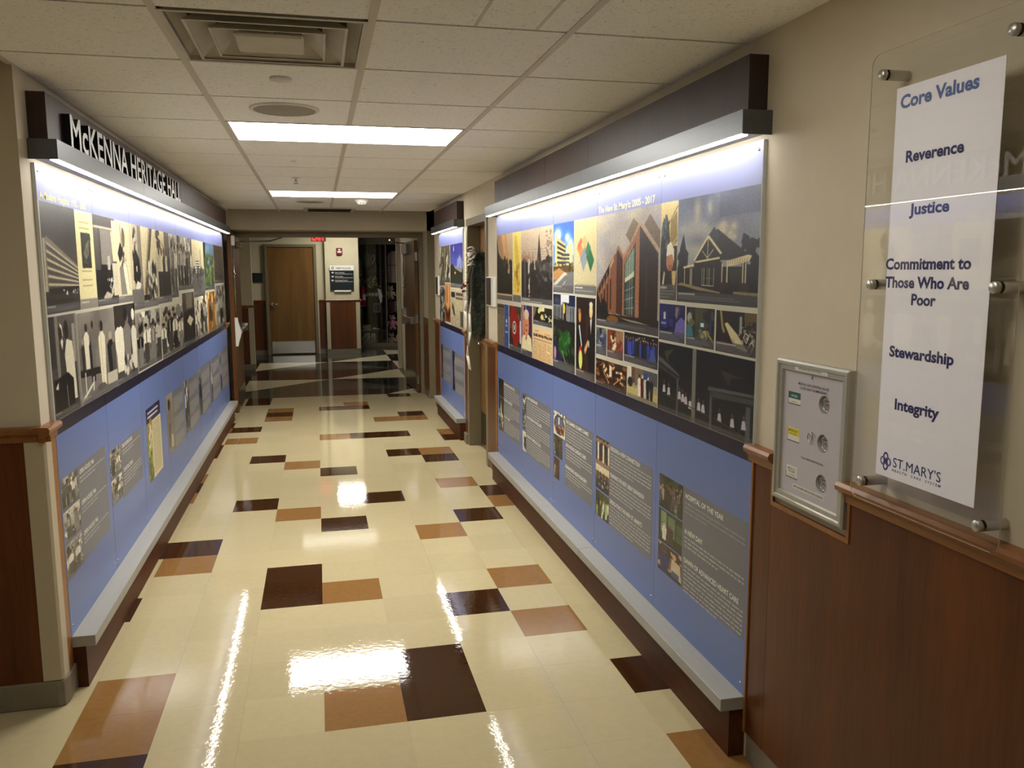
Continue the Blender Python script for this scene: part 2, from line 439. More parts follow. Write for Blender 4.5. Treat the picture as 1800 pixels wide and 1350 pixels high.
for k in range(3):
    a = 12.9 - 2.56 * k                         # apex on the centre line
    def cl(pts): return [(x, max(y, 8.536)) for x, y in pts]
    wedge(cl([(X0, a), (X1, a - .04), (X1, a + 1.15)]), 'white') if k < 2 else wedge([(.93, 8.536), (X1, 8.536), (X1, 9.03)], 'white')
    if k < 2:
        wedge(cl([(X0, a), (X1, a - 1.27), (X1, a - .05)]), 'dark')
        wedge([(X0, a - .01), (X0, a - 1.28), (X1, a - 1.28)], 'green')
        wedge([(X0, a - 1.29), (X0, a - 2.54), (X1, a - 1.29)], 'brown') if k == 0 else wedge([(X0, a - 1.29), (X0, 8.536), (.93, 8.536), (X1, a - 1.29)], 'brown')
        wedge([(X0 - .01, a), (XM, a + .12), (XM, a - 1.16)], 'white')
        wedge([(X0 - .01, a - .02), (XM, a - 1.18), (X0 - .01, a - 1.2)], 'green')
        wedge([(XM, a - 1.19), (XM, a - 2.4), (X0 - .01, a - 2.5), (X0 - .01, a - 1.21)], 'brown') if k == 0 else wedge([(XM, a - 1.19), (XM, 8.536), (X0 - .01, 8.536), (X0 - .01, a - 1.21)], 'green')
        wedge([(X1 + .012, a - .06), (X1 + .012, a - 1.27), (2.55, a - 1.2)], 'white')
wedge([(X1 + .012, 15.1), (X1 + .012, 14.1), (2.55, 14.4)], 'white')
wedge([(X0, 12.95), (X1, 14.08), (X1, 15.3), (X0, 15.3)], 'green')

# ------------------------------------------------------------------ ceiling: tiles on a metal grid
ce = MB().box(-4.6, 1.7, -4.7, 8.0, ZC + .05, ZC + .10).build('ceiling', M_dark, kind='structure')
def pan(name, x0, x1, y0, y1):
    me = bpy.data.meshes.new(name); b = MB().box(x0, x1, y0, y1, 0, 0.015)
    me.from_pydata(b.v, [], b.f); me.materials.append(M_ceil); me.update(); return me
h = FT - .0035
PM = {'full': pan('ceiling_pan', -h, h, -h + .004, h - .004)}
colx = [(-1.3 - 2 * k) * FT for k in range(7, 0, -1)] + [-1.3 * FT, .7 * FT, 2.7 * FT]      # left edges of the columns
rows = [ROW0 + 2 * k * FT for k in range(-8, 12)]
def covered(cx, ry):
    # cells taken by lights and vents: (col edge index relative, row index)
    return (abs(cx + 1.3 * FT) < .01 or abs(cx - .7 * FT) < .01) and (abs(ry - rows[8 + 2]) < .01 or abs(ry - rows[8 + 8]) < .01) \
        or (abs(cx + 1.3 * FT) < .01 and abs(ry - rows[7]) < .01) or (abs(cx - .7 * FT) < .01 and abs(ry - rows[5]) < .01) or (abs(cx + 1.3 * FT) < .01 and abs(ry - rows[5]) < .01) or ((abs(cx + 9.3 * FT) < .01 or abs(cx + 7.3 * FT) < .01) and abs(ry - rows[3]) < .01)
for cx in colx:
    for ry in rows:
        if cx < -1.31 * FT - 2 * FT + .01 and ry > ROW0 - .01 and cx < XL - .3: continue
        if covered(cx, ry): continue
        y1 = min(ry + 2 * FT, 8.0)
        if y1 - ry < .05: continue
        if cx > 2 * FT:      # right column reaches the wall
            MBb = MB().box(cx + .0035, XR + (.13 if ry > 7 else 0), ry + .0075, y1 - .0075, ZC, ZC + .015)
            MBb.build('ceiling_tile', M_ceil, parent=ce); continue
        if y1 < ry + 2 * FT - .01:
            MB().box(cx + .0035, cx + 2 * FT - .0035, ry + .0035, y1, ZC, ZC + .015).build('ceiling_tile', M_ceil, parent=ce); continue
        link_mesh('ceiling_tile', PM['full'], (cx + FT, ry + FT, ZC), ce)
for cx in colx[1:]:
    y1 = 8.0 if cx > XL - .1 else ROW0 + .1
    cut = [(-4.6, rows[5]), (rows[6], rows[10]), (rows[11], rows[16]), (rows[17], y1)] if abs(cx - .7 * FT) < .01 else [(-4.6, rows[3]), (rows[4], y1)] if abs(cx + 7.3 * FT) < .01 else [(-4.6, y1)]
    for a, b in cut:
        MB().prism([(cx - .012, ZC - .003), (cx + .012, ZC - .003), (cx + .012, ZC - .001), (cx + .002, ZC - .001), (cx + .002, ZC + .03), (cx - .002, ZC + .03), (cx - .002, ZC - .001), (cx - .012, ZC - .001)], 'y', a, b).build('grid_bar', M_grid, parent=ce)
for ry in rows:
    x0 = -4.3 if ry < .3 else XL - (.13 if ry > 7 else 0)
    MB().box(x0, XR, ry - .0035, ry + .0035, ZC + .004, ZC + .006).build('grid_bar', M_grid, parent=ce)
for gx in (1.71, 2.34):
    MB().box(gx * FT - .005, gx * FT + .005, rows[6] + .05, rows[7] - .01, ZC - .0012, ZC + .001).build('grid_bar', M_grid, parent=ce)

# ------------------------------------------------------------------ walls
T = .12
MB().box(XR, XR + .3, -4.7, 3.97, 0, 2.5).build('wall_right', M_wall, kind='structure')
MB().box(XR, XR + .3, 3.97, 4.93, 2.16, 2.5).build('wall_right_over_door', M_wall, kind='structure')
MB().box(XR, XR + .3, 4.93, 7.22, 0, 2.5).build('wall_right_middle', M_wall, kind='structure')
MB().box(1.56, 1.73, 7.22, 8.0, 0, 2.5).build('wall_right_recess', M_wall, kind='structure')
MB().box(1.44, 1.73, 8.0, 11.7, 0, 2.7).build('wall_right_end', M_wall, kind='structure')
MB().box(XL - .3, XL, .44, 7.05, 0, 2.5).build('wall_left', M_wall, kind='structure')
MB().box(-4.6, XL - .3, .44, .56, 0, 2.5).build('wall_front', M_wall, kind='structure')
MB().box(-1.30, -1.13, 7.05, 8.46, 0, 2.5).build('wall_recess', M_wall, kind='structure')
MB().box(-1.8, -1.0, 8.46, 8.6, 0, 2.7).box(-1.8, -1.45, 8.6, 11.97, 0, 2.7).build('wall_end', M_wall, kind='structure')
MB().box(-1.13, 1.56, 8.0, 8.12, 2.20, 2.7).box(-1.13, 1.56, 8.12, 8.56, 2.20, 2.3).build('wall_header', M_wall, kind='structure')
MB().box(-4.7, -4.6, -4.7, .56, 0, 2.5).build('wall_side', M_wall, kind='structure')
MB().box(-4.7, 1.6, -4.8, -4.7, 0, 2.5).build('wall_rear', M_wall, kind='structure')
MB().box(-4.2, .88, 14.6, 14.75, 0, 2.72).build('wall_back', M_wall_far, kind='structure')
MB().box(.19, .86, 14.46, 14.6, 0, 2.72).build('wall_pillar', M_wall_far, kind='structure')
MB().box(-1.9, -1.06, 11.97, 12.12, 0, 2.72).build('wall_lobby', M_wall_far, kind='structure')
MB().box(1.385, 1.6, 11.7, 11.85, 0, 2.7).build('wall_lobby_right', M_wall_far, kind='structure')
MB().box(.80, 4.1, 17.0, 17.1, 0, 2.72).box(4.1, 4.2, 8.6, 17.1, 0, 2.72).box(.80, .88, 14.75, 17.0, 0, 2.72).build('wall_shop', M_dark, kind='structure')
MB().box(-4.2, 4.2, 8.56, 17.1, 2.72, 2.8).box(-4.3, -4.2, 8.56, 17.1, 0, 2.8).build('ceiling_lobby', M_wall_far, kind='structure')

# frames round the wide opening (steel)
fr = MB().box(-.998, -.955, 8.44, 8.58, 0, 2.2).box(1.385, 1.438, 8.44, 8.58, 0, 2.2).box(-.955, 1.385, 8.44, 8.58, 2.13, 2.2).build('trim_1', M_frame, kind='structure')
MB().box(1.44, 1.565, 7.98, 7.998, 0, 2.2).box(1.44, 1.56, 7.225, 7.24, 0, 2.2).build('trim_2', M_frame, kind='structure')

# wainscot boards, rails, cove base
WT = .012
def wains(idx, side, segs, z0=.10, z1=1.06):
    for (x, y0, y1) in segs:
        s = -1 if side == 'R' else 1
        o = MB().box(x, x + s * WT, y0, y1, z0, z1).build('trim_%d' % idx[0], M_wainscot, kind='structure'); idx[0] += 1
TI = [3]
# right near: boards with a notch below the valve box
YB0, YB1 = -1.030, -.628
for a, b in ((-2.25, YB0), (YB1, -.5160)):
    MB().box(XR - WT, XR, a + .0015, b, .10, 1.06).build('trim_%d' % TI[0], M_wainscot, kind='structure'); TI[0] += 1
MB().box(XR - WT, XR, YB0, YB1, .10, .955).build('trim_%d' % TI[0], M_wainscot, kind='structure'); TI[0] += 1
MB().box(XR - WT, XR, -4.6, -2.2515, .10, 1.06).build('trim_%d' % TI[0], M_wainscot, kind='structure'); TI[0] += 1
# light edge bands: panel end and round the notch
MB().box(XR - WT - .005, XR, -.5158, -.5062, .10, 1.056).box(XR - WT - .003, XR - WT, YB1 - .012, YB1, .955, 1.056).box(XR - WT - .003, XR - WT, YB0, YB0 + .012, .955, 1.056)\
    .box(XR - WT - .003, XR - WT, YB0, YB1, .943, .957).build('trim_%d' % TI[0], M_edge, kind='structure'); TI[0] += 1
RAILP = [(0, 1.056), (-.018, 1.056), (-.020, 1.075), (-.028, 1.084), (-.038, 1.090), (-.040, 1.102), (-.034, 1.112), (0, 1.114)]
def rail_y(x, s, y0, y1):
    o = MB().prism([(x + s * -p, z) for p, z in RAILP], 'y', y0, y1).build('trim_%d' % TI[0], M_rail, kind='structure'); TI[0] += 1
def rail_x(y, x0, x1, m=None):
    o = MB().prism([(y + p, z) for p, z in RAILP], 'x', x0, x1).build('trim_%d' % TI[0], m or M_rail, kind='structure'); TI[0] += 1
rail_y(XR, -1, -4.6, -.992); rail_y(XR, -1, -.644, -.485)
MB().box(XR - .008, XR, -4.6, -.52, 0, .10).build('baseboard_right', M_rubber, kind='structure')
# strip of wall between the murals (thermostat bay) and the post beside the second mural
for y0, y1 in ((3.60, 3.95), (4.955, 5.09), (6.80, 7.21)):
    MB().box(XR - WT, XR, y0, y1, .02, 1.06).build('trim_%d' % TI[0], M_wainscot, kind='structure'); TI[0] += 1
    rail_y(XR, -1, y0 - .03, y1 + .01)
MB().box(XR - WT - .004, XR - WT + .001, 3.56, 3.60, .10, 1.056).box(XR - WT - .004, XR - WT + .001, 6.775, 6.80, .10, 1.056).build('trim_%d' % TI[0], M_edge, kind='structure'); TI[0] += 1
MB().box(XR - .03, XR - WT, 4.93, 5.07, 0, .10).build('baseboard_right_middle', M_rubber, kind='structure')
MB().box(1.44 - WT, 1.44, 8.002, 8.44, .10, 1.06).build('trim_%d' % TI[0], M_wainscot, kind='structure'); TI[0] += 1
MB().box(1.44 - .008, 1.44, 8.002, 8.44, 0, .10).build('baseboard_right_end', M_rubber, kind='structure')
# left front wall: board, rail, corner guard, cove base
MB().box(-4.6, XL - .005, .44 - WT, .44, .10, 1.06).build('trim_%d' % TI[0], M_wainscot, kind='structure'); TI[0] += 1
rail_x(.44, -4.6, XL + .035)
MB().prism([(XL + -(-p) * -1 if False else XL - p, z) for p, z in RAILP], 'y', .40, .565).build('trim_%d' % TI[0], M_rail, kind='structure'); TI[0] += 1
MB().box(XL, XL + WT, .48, .568, .10, 1.056).build('trim_%d' % TI[0], M_edge, kind='structure'); TI[0] += 1
MB().prism([(XL - .06, .44 - WT - .004), (XL + .006, .44 - WT - .004), (XL + .014, .44 - .004), (XL + .014, .50), (XL + .006, .50), (XL + .006, .44), (XL - .06, .44 - WT)], 'z', .11, 1.058)\
    .build('trim_%d' % TI[0], M_guard, kind='structure', bevel=.004); TI[0] += 1
MB().prism([(-4.6, .44 - .02), (XL - .01, .44 - .02), (XL + .012, .44 - .012), (XL + .020, .46), (XL + .020, .60), (XL, .60), (XL, .44), (-4.6, .44)], 'z', 0, .108).build('baseboard_left_front', M_rubber, kind='structure', bevel=.006)
# left end
MB().box(XL, XL + WT, 6.90, 6.99, .02, 1.06).build('trim_%d' % TI[0], M_wainscot, kind='structure'); TI[0] += 1
rail_y(XL, 1, 6.88, 7.04)
MB().box(XL - .001, XL + .004, 6.97, 7.052, 0, 2.4).build('trim_%d' % TI[0], M_frame, kind='structure'); TI[0] += 1
MB().box(-1.125, -1.02, 7.052, 7.056, 0, 2.3).box(-1.13, -1.127, 7.06, 8.44, 0, 2.2).build('trim_%d' % TI[0], M_black, kind='structure'); TI[0] += 1  # black sheets put the shade of the door recess into colour
# lobby wainscot
MB().box(-1.9, -1.06, 11.955, 11.97, .10, 1.09).build('trim_%d' % TI[0], M_wainscot, kind='structure'); TI[0] += 1
rail_x(11.97, -1.5, -1.03)
MB().box(-1.135, -1.055, 11.945, 11.956, .10, 1.07).box(-1.062, -1.05, 11.95, 12.03, .10, 1.07).build('trim_%d' % TI[0], M_guard, kind='structure'); TI[0] += 1
MB().box(-1.75, -1.05, 11.94, 11.96, 0, .10).build('baseboard_lobby_left', M_rubber, kind='structure')
for a, b in ((-3.0, -1.0), (.05, .19)):
    MB().box(a, b, 14.588, 14.6, .10, 1.09).build('trim_%d' % TI[0], M_wainscot, kind='structure'); TI[0] += 1
    MB().box(a, b, 14.592, 14.6, 0, .10).build('baseboard_back', M_rubber, kind='structure')
    rail_x(14.6, a, b)
MB().box(.25, .80, 14.448, 14.46, .10, 1.09).build('trim_%d' % TI[0], M_wainscot, kind='structure'); TI[0] += 1
rail_x(14.46, .17, .90)
for a, b in ((.195, .265), (.785, .865)):
    MB().box(a, b, 14.442, 14.46, .10, 1.055).build('trim_%d' % TI[0], M_guard, kind='structure'); TI[0] += 1
MB().box(.19, .86, 14.45, 14.46, 0, .10).build('baseboard_pillar', M_rubber, kind='structure')
MB().box(1.372, 1.40, 11.69, 11.70, .05, 1.06).box(1.376, 1.386, 11.69, 11.76, 1.1, 2.6).build('trim_%d' % TI[0], M_guard, kind='structure'); TI[0] += 1

# ------------------------------------------------------------------ doors
# door_1: flush oak door in the far wall
d1 = MB().box(-.93, -.03, 14.56, 14.6, .01, 2.17).build('door_1', M_door, kind='structure')
MB().box(-.985, -.93, 14.53, 14.60, 0, 2.17).box(-.03, .025, 14.53, 14.60, 0, 2.17).box(-.985, .025, 14.53, 14.60, 2.17, 2.225).build('door_frame', M_frame, parent=d1)
MB().box(-.90, -.06, 14.553, 14.56, .03, .27).build('kick_plate', M_steel, parent=d1)
MB().tube((-.86, 14.56, 1.03), (-.86, 14.545, 1.03), .035).tube((-.86, 14.545, 1.03), (-.86, 14.50, 1.03), .012).tube((-.86, 14.50, 1.03), (-.75, 14.50, 1.025), .011).build('lever_handle', M_steel, parent=d1)
# door_2: left leaf swung into the corridor
d2 = MB().box(-.987, -.942, 7.43, 8.45, .01, 2.12).build('door_2', M_leaf, kind='structure')
MB().box(-.988, -.941, 7.427, 7.431, .01, 2.12).build('edge_band', wood('edge_orange', (108, 70, 40), (92, 56, 30), 0.35), parent=d2)
MB().cbox(-.942, -.905, 7.435, 7.50, 1.99, 2.105, .004).build('top_latch', M_white, parent=d2)
MB().tube((-.925, 7.47, 1.99), (-.925, 7.47, 1.22), .006).tube((-.935, 7.47, 1.66), (-.905, 7.47, 1.66), .014).build('vertical_rod', M_steel, parent=d2)
MB().prism([(-.942, .80), (-.915, .80), (-.905, .85), (-.885, .91), (-.872, .96), (-.885, 1.02), (-.905, 1.09), (-.91, 1.14), (-.942, 1.14)], 'y', 7.435, 7.50).build('exit_device_head', M_white, parent=d2)
MB().cbox(-.90, -.862, 7.50, 8.30, .955, 1.005, .004).cbox(-.942, -.862, 8.28, 8.34, .93, 1.03, .004).build('push_bar', M_steel, parent=d2)
MB().box(-.942, -.939, 7.46, 8.42, .02, .26).build('kick_plate', M_kick, parent=d2)
MB().cbox(-.942, -.89, 8.05, 8.35, 1.98, 2.05, .004).tube((-.90, 8.2, 2.06), (-.55, 8.40, 2.075), .010).tube((-.55, 8.40, 2.075), (-.40, 8.45, 2.125), .010).build('door_closer', M_frame, parent=d2)
# door_3: right leaf swung away into the lobby
d3 = thing('door_3', (1.35, 8.55, 0), kind='structure')
def leafpt(t, off, z):   # t along the leaf from hinge to free edge, off from its face towards the corridor
    a = Vector((1.333, 8.56)); b = Vector((1.298, 9.66)); d = (b - a).normalized(); n = Vector((-d.y, d.x))
    p = a + d * t + n * off
    return (p.x, p.y, z)
def leafbox(mb, t0, t1, o0, o1, z0, z1):
    v = [leafpt(t0, o0, z0), leafpt(t0, o1, z0), leafpt(t1, o1, z0), leafpt(t1, o0, z0), leafpt(t0, o0, z1), leafpt(t0, o1, z1), leafpt(t1, o1, z1), leafpt(t1, o0, z1)]
    return mb.add(v, [(0, 1, 2, 3), (7, 6, 5, 4), (0, 4, 5, 1), (1, 5, 6, 2), (2, 6, 7, 3), (3, 7, 4, 0)])
leafbox(MB(), 0, 1.1, 0, -.045, .01, 2.10).build('leaf', M_leaf, parent=d3)
leafbox(MB(), .03, 1.08, 0, .003, .02, .27).build('kick_plate', M_kick, parent=d3)
for hz in (1.88, 1.03, .18):
    leafbox(MB(), -.012, 0, -.005, -.04, hz - .06, hz + .06).build('hinge', M_steel, parent=d3)
m = MB(); leafbox(m, .55, 1.09, 0, .035, 1.93, 2.07); m.build('closer_body', M_alu, parent=d3)
MB().tube(leafpt(.8, .03, 2.085), leafpt(.45, .25, 2.09), .010).tube(leafpt(.45, .25, 2.09), (1.0, 8.54, 2.10), .010).build('closer_arm', M_steel, parent=d3)
m = MB(); leafbox(m, .95, 1.08, 0, .045, .90, 1.13); leafbox(m, .10, .95, .02, .055, .97, 1.03); leafbox(m, .08, .16, 0, .055, .95, 1.05); m.build('push_bar', M_steel, parent=d3)
MB().tube(leafpt(1.02, .02, 1.13), leafpt(1.02, .02, 1.95), .008).tube(leafpt(1.02, .0, 1.45), leafpt(1.02, .035, 1.45), .014).build('vertical_rod', M_steel, parent=d3)
# door_4: oak door with the wreath, set back in the right wall
d4 = MB().box(1.535, 1.575, 4.03, 4.87, .01, 2.10).build('door_4', M_door, kind='structure')
MB().box(XR - .012, 1.62, 4.87, 4.945, 0, 2.10).box(XR - .012, 1.62, 3.955, 4.03, 0, 2.10).box(XR - .012, 1.62, 3.955, 4.945, 2.10, 2.165).box(1.62, 1.66, 3.97, 4.93, 0, 2.16).build('door_frame', M_frame, parent=d4)
MB().box(1.532, 1.535, 4.05, 4.85, .03, .34).build('kick_plate', M_kick, parent=d4)
MB().tube((1.535, 4.78, 1.0), (1.49, 4.78, 1.0), .012).tube((1.49, 4.78, 1.0), (1.49, 4.67, 1.0), .010).build('lever_handle', M_steel, parent=d4)

# ------------------------------------------------------------------ lights and fittings in the ceiling
def troffer(x0, x1, y0, y1, z, label, m, group=None):
    t = thing('ceiling_light', ((x0 + x1) / 2, (y0 + y1) / 2, z), label, 'ceiling light', group)
    MB().box(x0, x0 + .012, y0, y1, z - .002, z + .03).box(x1 - .012, x1, y0, y1, z - .002, z + .03).box(x0 + .012, x1 - .012, y0, y0 + .012, z - .002, z + .03).box(x0 + .012, x1 - .012, y1 - .012, y1, z - .002, z + .03)\
        .box(x0, x1, y0, y1, z + .03, z + .035).build('light_frame', M_grid, parent=t)
    MB().box(x0 + .012, x1 - .012, y0 + .012, y1 - .012, z + .004, z + .008).build('diffuser', m, parent=t)
xa, xb = -1.3 * FT + .012, 2.7 * FT - .012
troffer(xa, xb, rows[10] + .004, rows[11] - .004, ZC, 'long white ceiling light nearer the camera, above the lettered sign', M_trof)
troffer(xa, xb, rows[16] + .004, rows[17] - .004, ZC, 'long white ceiling light farther down the hall near the double doors', M_trof)
troffer(xa, xb, rows[5] + .004, rows[6] - .004, ZC, 'added fill light out of view above the frame, before the stepped air vent', M_rear_fill)  # added out of view to brighten the near right wall
troffer(-9.3 * FT + .012, -5.3 * FT - .012, rows[3] + .004, rows[4] - .004, ZC, 'added unseen fill light in the side space left of the viewpoint', M_side_fill)  # unseen fill, added to lift the right wall and the poster
troffer(.30, .82, 13.15, 13.75, 2.70, 'lobby ceiling light hidden behind the door header, nearest the pillar', M_lobby)
troffer(-.35, .87, 10.3, 10.9, 2.70, 'dim lobby ceiling light just past the double doors', mat('dim_lobby_lens', (255, 255, 255), .5, emit=WARM, estr=2.2))

def vent(x0, y0, label):
    z = ZC; w = 2 * FT - .024; cx, cy = x0 + w / 2, y0 + w / 2
    t = thing('ceiling_vent', (cx, cy, z), label, 'air vent')
    MB().box(x0, x0 + w, y0, y0 + w, z + .09, z + .095).build('backing', M_dark, parent=t)
    for k, (a, b, zb, zt) in enumerate([(.298, .232, -.004, .06), (.238, .165, -.010, .05), (.172, .100, -.012, .045), (.105, .0, -.014, -.010)]):
        m_ = MB()
        if k < 3:
            hi = [(cx + sx * b, cy + sy * b, z + zt) for sx, sy in ((-1, -1), (1, -1), (1, 1), (-1, 1))]
            lo = [(cx + sx * a, cy + sy * a, z + zb) for sx, sy in ((-1, -1), (1, -1), (1, 1), (-1, 1))]
            lo2 = [(p[0] * 1.0 + (cx - p[0]) * .04, p[1] + (cy - p[1]) * .04, p[2]) for p in lo]
            m_.add(lo + hi, [(i, (i + 1) % 4, (i + 1) % 4 + 4, i + 4) for i in range(4)])
            m_.add(lo + lo2, [(i, (i + 1) % 4, (i + 1) % 4 + 4, i + 4) for i in range(4)])
        else:
            m_.cbox(cx - a, cx + a, cy - a, cy + a, z - .012, z + .002, .01).box(cx - .01, cx + .01, cy - .01, cy + .01, z, z + .09)
        o = m_.build('vent_cone', M_vent, parent=t)
        if k < 3:
            s_ = o.modifiers.new('thick', 'SOLIDIFY'); s_.thickness = .0012; s_.offset = 0
    MB().box(x0 - .003, x0 + .012, y0, y0 + w, z - .004, z + .03).box(x0 + w - .012, x0 + w + .003, y0, y0 + w, z - .004, z + .03).box(x0, x0 + w, y0, y0 + .012, z - .004, z + .03).box(x0, x0 + w, y0 + w - .012, y0 + w, z - .004, z + .03)\
        .build('vent_frame', M_vent, parent=t)
M_vent = mat('vent_enamel', (196, 190, 178), 0.45, noise=0.08, nscale=9)
vent(-1.3 * FT + .012, rows[7] + .012, 'large square stepped air vent in the ceiling nearest the camera')
def speaker(x, y, label):
    t = thing('ceiling_speaker', (x, y, ZC), label, 'speaker')
    MB().lathe([(.155, 0), (.155, -.006), (.146, -.010), (.138, -.008)], (x, y, ZC), n=40).build('rim', M_white, parent=t)
    MB().lathe([(.138, -.007), (.07, -.010), (.001, -.011)], (x, y, ZC), n=40).build('grille', mat('speaker_grille', (150, 145, 134), .6, noise=.2, nscale=300), parent=t)
speaker(-.089, 1.10, 'round ceiling speaker grille just before the nearer ceiling light')
speaker(-.016, 6.3, 'faint round ceiling speaker beyond the farther ceiling light')
t = thing('cover_plate', (-.081, .472, ZC), 'small round blank cover plate between vent and speaker in the ceiling', 'cover plate')
MB().lathe([(.042, 0), (.042, -.006), (.038, -.010), (.001, -.011)], (-.081, .472, ZC), n=32).build('disc', M_white, parent=t)
def sprinkler(x, y, label):
    t = thing('fire_sprinkler', (x, y, ZC), label, 'sprinkler')
    MB().lathe([(.032, 0), (.030, -.006), (.012, -.010)], (x, y, ZC), n=24).build('escutcheon', M_white, parent=t)
    MB().tube((x, y, ZC - .008), (x, y, ZC - .03), .006).tube((x - .009, y, ZC - .02), (x - .009, y, ZC - .045), .0018).tube((x + .009, y, ZC - .02), (x + .009, y, ZC - .045), .0018).build('head', M_steel, parent=t)
    MB().lathe([(.016, -.046), (.016, -.048), (.001, -.048)], (x, y, ZC), n=16).build('deflector', M_steel, parent=t)
sprinkler(-.108, 3.98, 'small fire sprinkler head hanging just before the farther ceiling light')
t = thing('pinhole_cap', (-.098, 2.96, ZC), 'tiny round cap in the ceiling between the two ceiling lights', 'cap')
MB().lathe([(.020, 0), (.019, -.005), (.001, -.006)], (-.098, 2.96, ZC), n=20).build('disc', M_white, parent=t)
t = thing('smoke_detector', (.505, 5.93, ZC), 'white smoke detector on the ceiling just beyond the farther light', 'smoke detector')
MB().lathe([(.07, 0), (.07, -.02), (.055, -.03)], (.505, 5.93, ZC), n=28).build('base', M_white, parent=t)
MB().lathe([(.055, -.03), (.045, -.05), (.03, -.055), (.001, -.055)], (.505, 5.93, ZC), n=28).build('sensor_cap', M_white, parent=t)
MB().box(.485, .495, 5.865, 5.875, ZC - .045, ZC - .035).box(.512, .522, 5.865, 5.875, ZC - .045, ZC - .035).build('sensor_slot', M_black, parent=t)
t = thing('ceiling_vent', (.2, 7.42, ZC), 'thin slotted air vent at the far end of the corridor ceiling', 'air vent')
MB().cbox(-.10, .50, 7.15, 7.70, ZC - .012, ZC, .004).build('vent_frame', M_vent, parent=t)
for k in range(6): MB().box(-.05, .45, 7.20 + k * .08, 7.245 + k * .08, ZC - .016, ZC - .012).build('slot', M_dark, parent=t)

# ------------------------------------------------------------------ murals: light box, fascia, ledge, panels
PR = [-.5045, .297, 1.107, 1.915, 2.727, 3.54]            # seams of the right mural
PQ = [5.12, 5.93, 6.745]                                  # the two-panel mural beyond the door
PL = [.56 + .7925 * k for k in range(9)]                  # left mural
def mural_fixtures(side, y0, y1, seams, names, fseams=None):
    X = XR - .0004 if side == 'R' else XL + .0004; s = -1 if side == 'R' else 1
    fs = fseams or seams
    # wood fascia above the light
    t = thing('wood_fascia', (X + s * .035, (y0 + y1) / 2, 2.178), names[0], 'fascia')
    for a, b in zip(fs[:-1], fs[1:]):
        MB().box(X, X + s * .066, a + .0012, b - .0012, 2.178, 2.352).build('fascia_board', M_fascia, parent=t)
    # metal light box with lens
    t = thing('mural_light', (X + s * .05, (y0 + y1) / 2, 2.10), names[1], 'light fixture')
    for k, (a, b) in enumerate(zip(seams[:-1], seams[1:])):
        a_ = a - .02 if k == 0 else a; b_ = b + .02 if k == len(seams) - 2 else b
        MB().box(X, X + s * .102, a_ + .0008, b_ - .0008, 2.170, 2.178).box(X + s * .098, X + s * .102, a_ + .0008, b_ - .0008, 2.106, 2.170)\
            .box(X + s * .002, X + s * .098, a_ + .0008, b_ - .0008, 2.112, 2.118).build('light_box_segment', M_alu, parent=t)
    MB().box(X, X + s * .102, y0 - .024, y0 - .020, 2.104, 2.178).build('end_cap', M_alu, parent=t)
    MB().box(X, X + s * .102, y1 + .020, y1 + .024, 2.104, 2.178).build('end_cap', M_alu, parent=t)
    MB().box(X + s * .066, X + s * .096, y0 + .01, y1 - .0, 2.104, 2.1118).build('light_lens', M_led, parent=t)
    # ledge
    t = thing('mural_ledge', (X + s * .045, (y0 + y1) / 2, 0), names[2], 'ledge')
    for k, (a, b) in enumerate(zip(seams[:-1], seams[1:])):
        MB().cbox(X, X + s * .100, a + .001, b - .001, .178, .224, .002).build('metal_cap', M_cap, parent=t)
        MB().box(X, X + s * .060, a + .012 * (k == 0) + .001, b - .001, 0, .178).build('base_board', M_base_wood, parent=t)
mural_fixtures('R', PR[0], PR[-1], [PR[0], PR[2], PR[3], PR[5]], [
    'brown wood fascia above the long light on the right wall mural',
    'long metal strip light washing the right wall mural',
    'grey metal topped ledge on wood base below the right wall mural'], [PR[0] + .01, PR[2], PR[3], 3.36])
mural_fixtures('R', PQ[0], PQ[-1], [PQ[0], PQ[-1]], [
    'short brown wood fascia above the small mural beyond the wreath',
    'short metal strip light above the small mural beyond the wreath',
    'short grey metal topped ledge below the small mural beyond the wreath'])
mural_fixtures('L', PL[0], PL[-1], [PL[0], PL[2], PL[4], PL[6], PL[8]], [
    'brown wood fascia behind the raised lettering on the left wall',
    'long metal strip light carrying the raised lettering on the left wall',
    'grey metal topped ledge on wood base below the left wall mural'])

# raised lettering on the left light box
t = thing('raised_lettering_sign', (XL + .08, 2.1, 2.178), 'raised letters reading McKENNA HERITAGE HALL standing on the left light box', 'lettering')
full = 'McKENNA HERITAGE HALL'
vs_all, _ = text_mesh(full, .012)
wall_w = vs_all[:, 0].max() - vs_all[:, 0].min()
adv = 0.0
def char_off(i):
    if i == 0: return 0.0
    a, _ = text_mesh(full[:i] + 'I', .012); b, _ = text_mesh('I', .012)
    return a[:, 0].max() - b[:, 0].max()
base0 = text_mesh('M', .012)[0][:, 0].min()
sxL = (3.50 - .76) / wall_w
M_let_face = mat('letter_face_aluminium', (176, 178, 176), 0.4, metal=0.3, noise=0.04)
for i, ch in enumerate(full):
    if ch == ' ': continue
    vs, fs = text_mesh(ch, .012, 0.08)
    sc = .128 / .70
    o_ = char_off(i)
    P = Vector((XL + .082, .76 + (o_ - base0) * sxL, 2.1785))
    pts = [P + Vector((v[2] * sc, v[0] * sxL * 1.0, v[1] * sc * (1.0))) for v in vs]
    zmin = min(p.z for p in pts); pts = [(p.x, p.y, p.z + 2.1785 - zmin) for p in pts]
    mb = MB(); mb.add(pts, fs)
    for q, f in enumerate(fs):
        a = [Vector(pts[i2]) for i2 in f[:3]]; n = (a[1] - a[0]).cross(a[2] - a[0])
        mb.mi[q] = 0 if n.length and n.normalized().x > .7 else 1
    mb.build('letter', [M_let_face, M_black], parent=t)

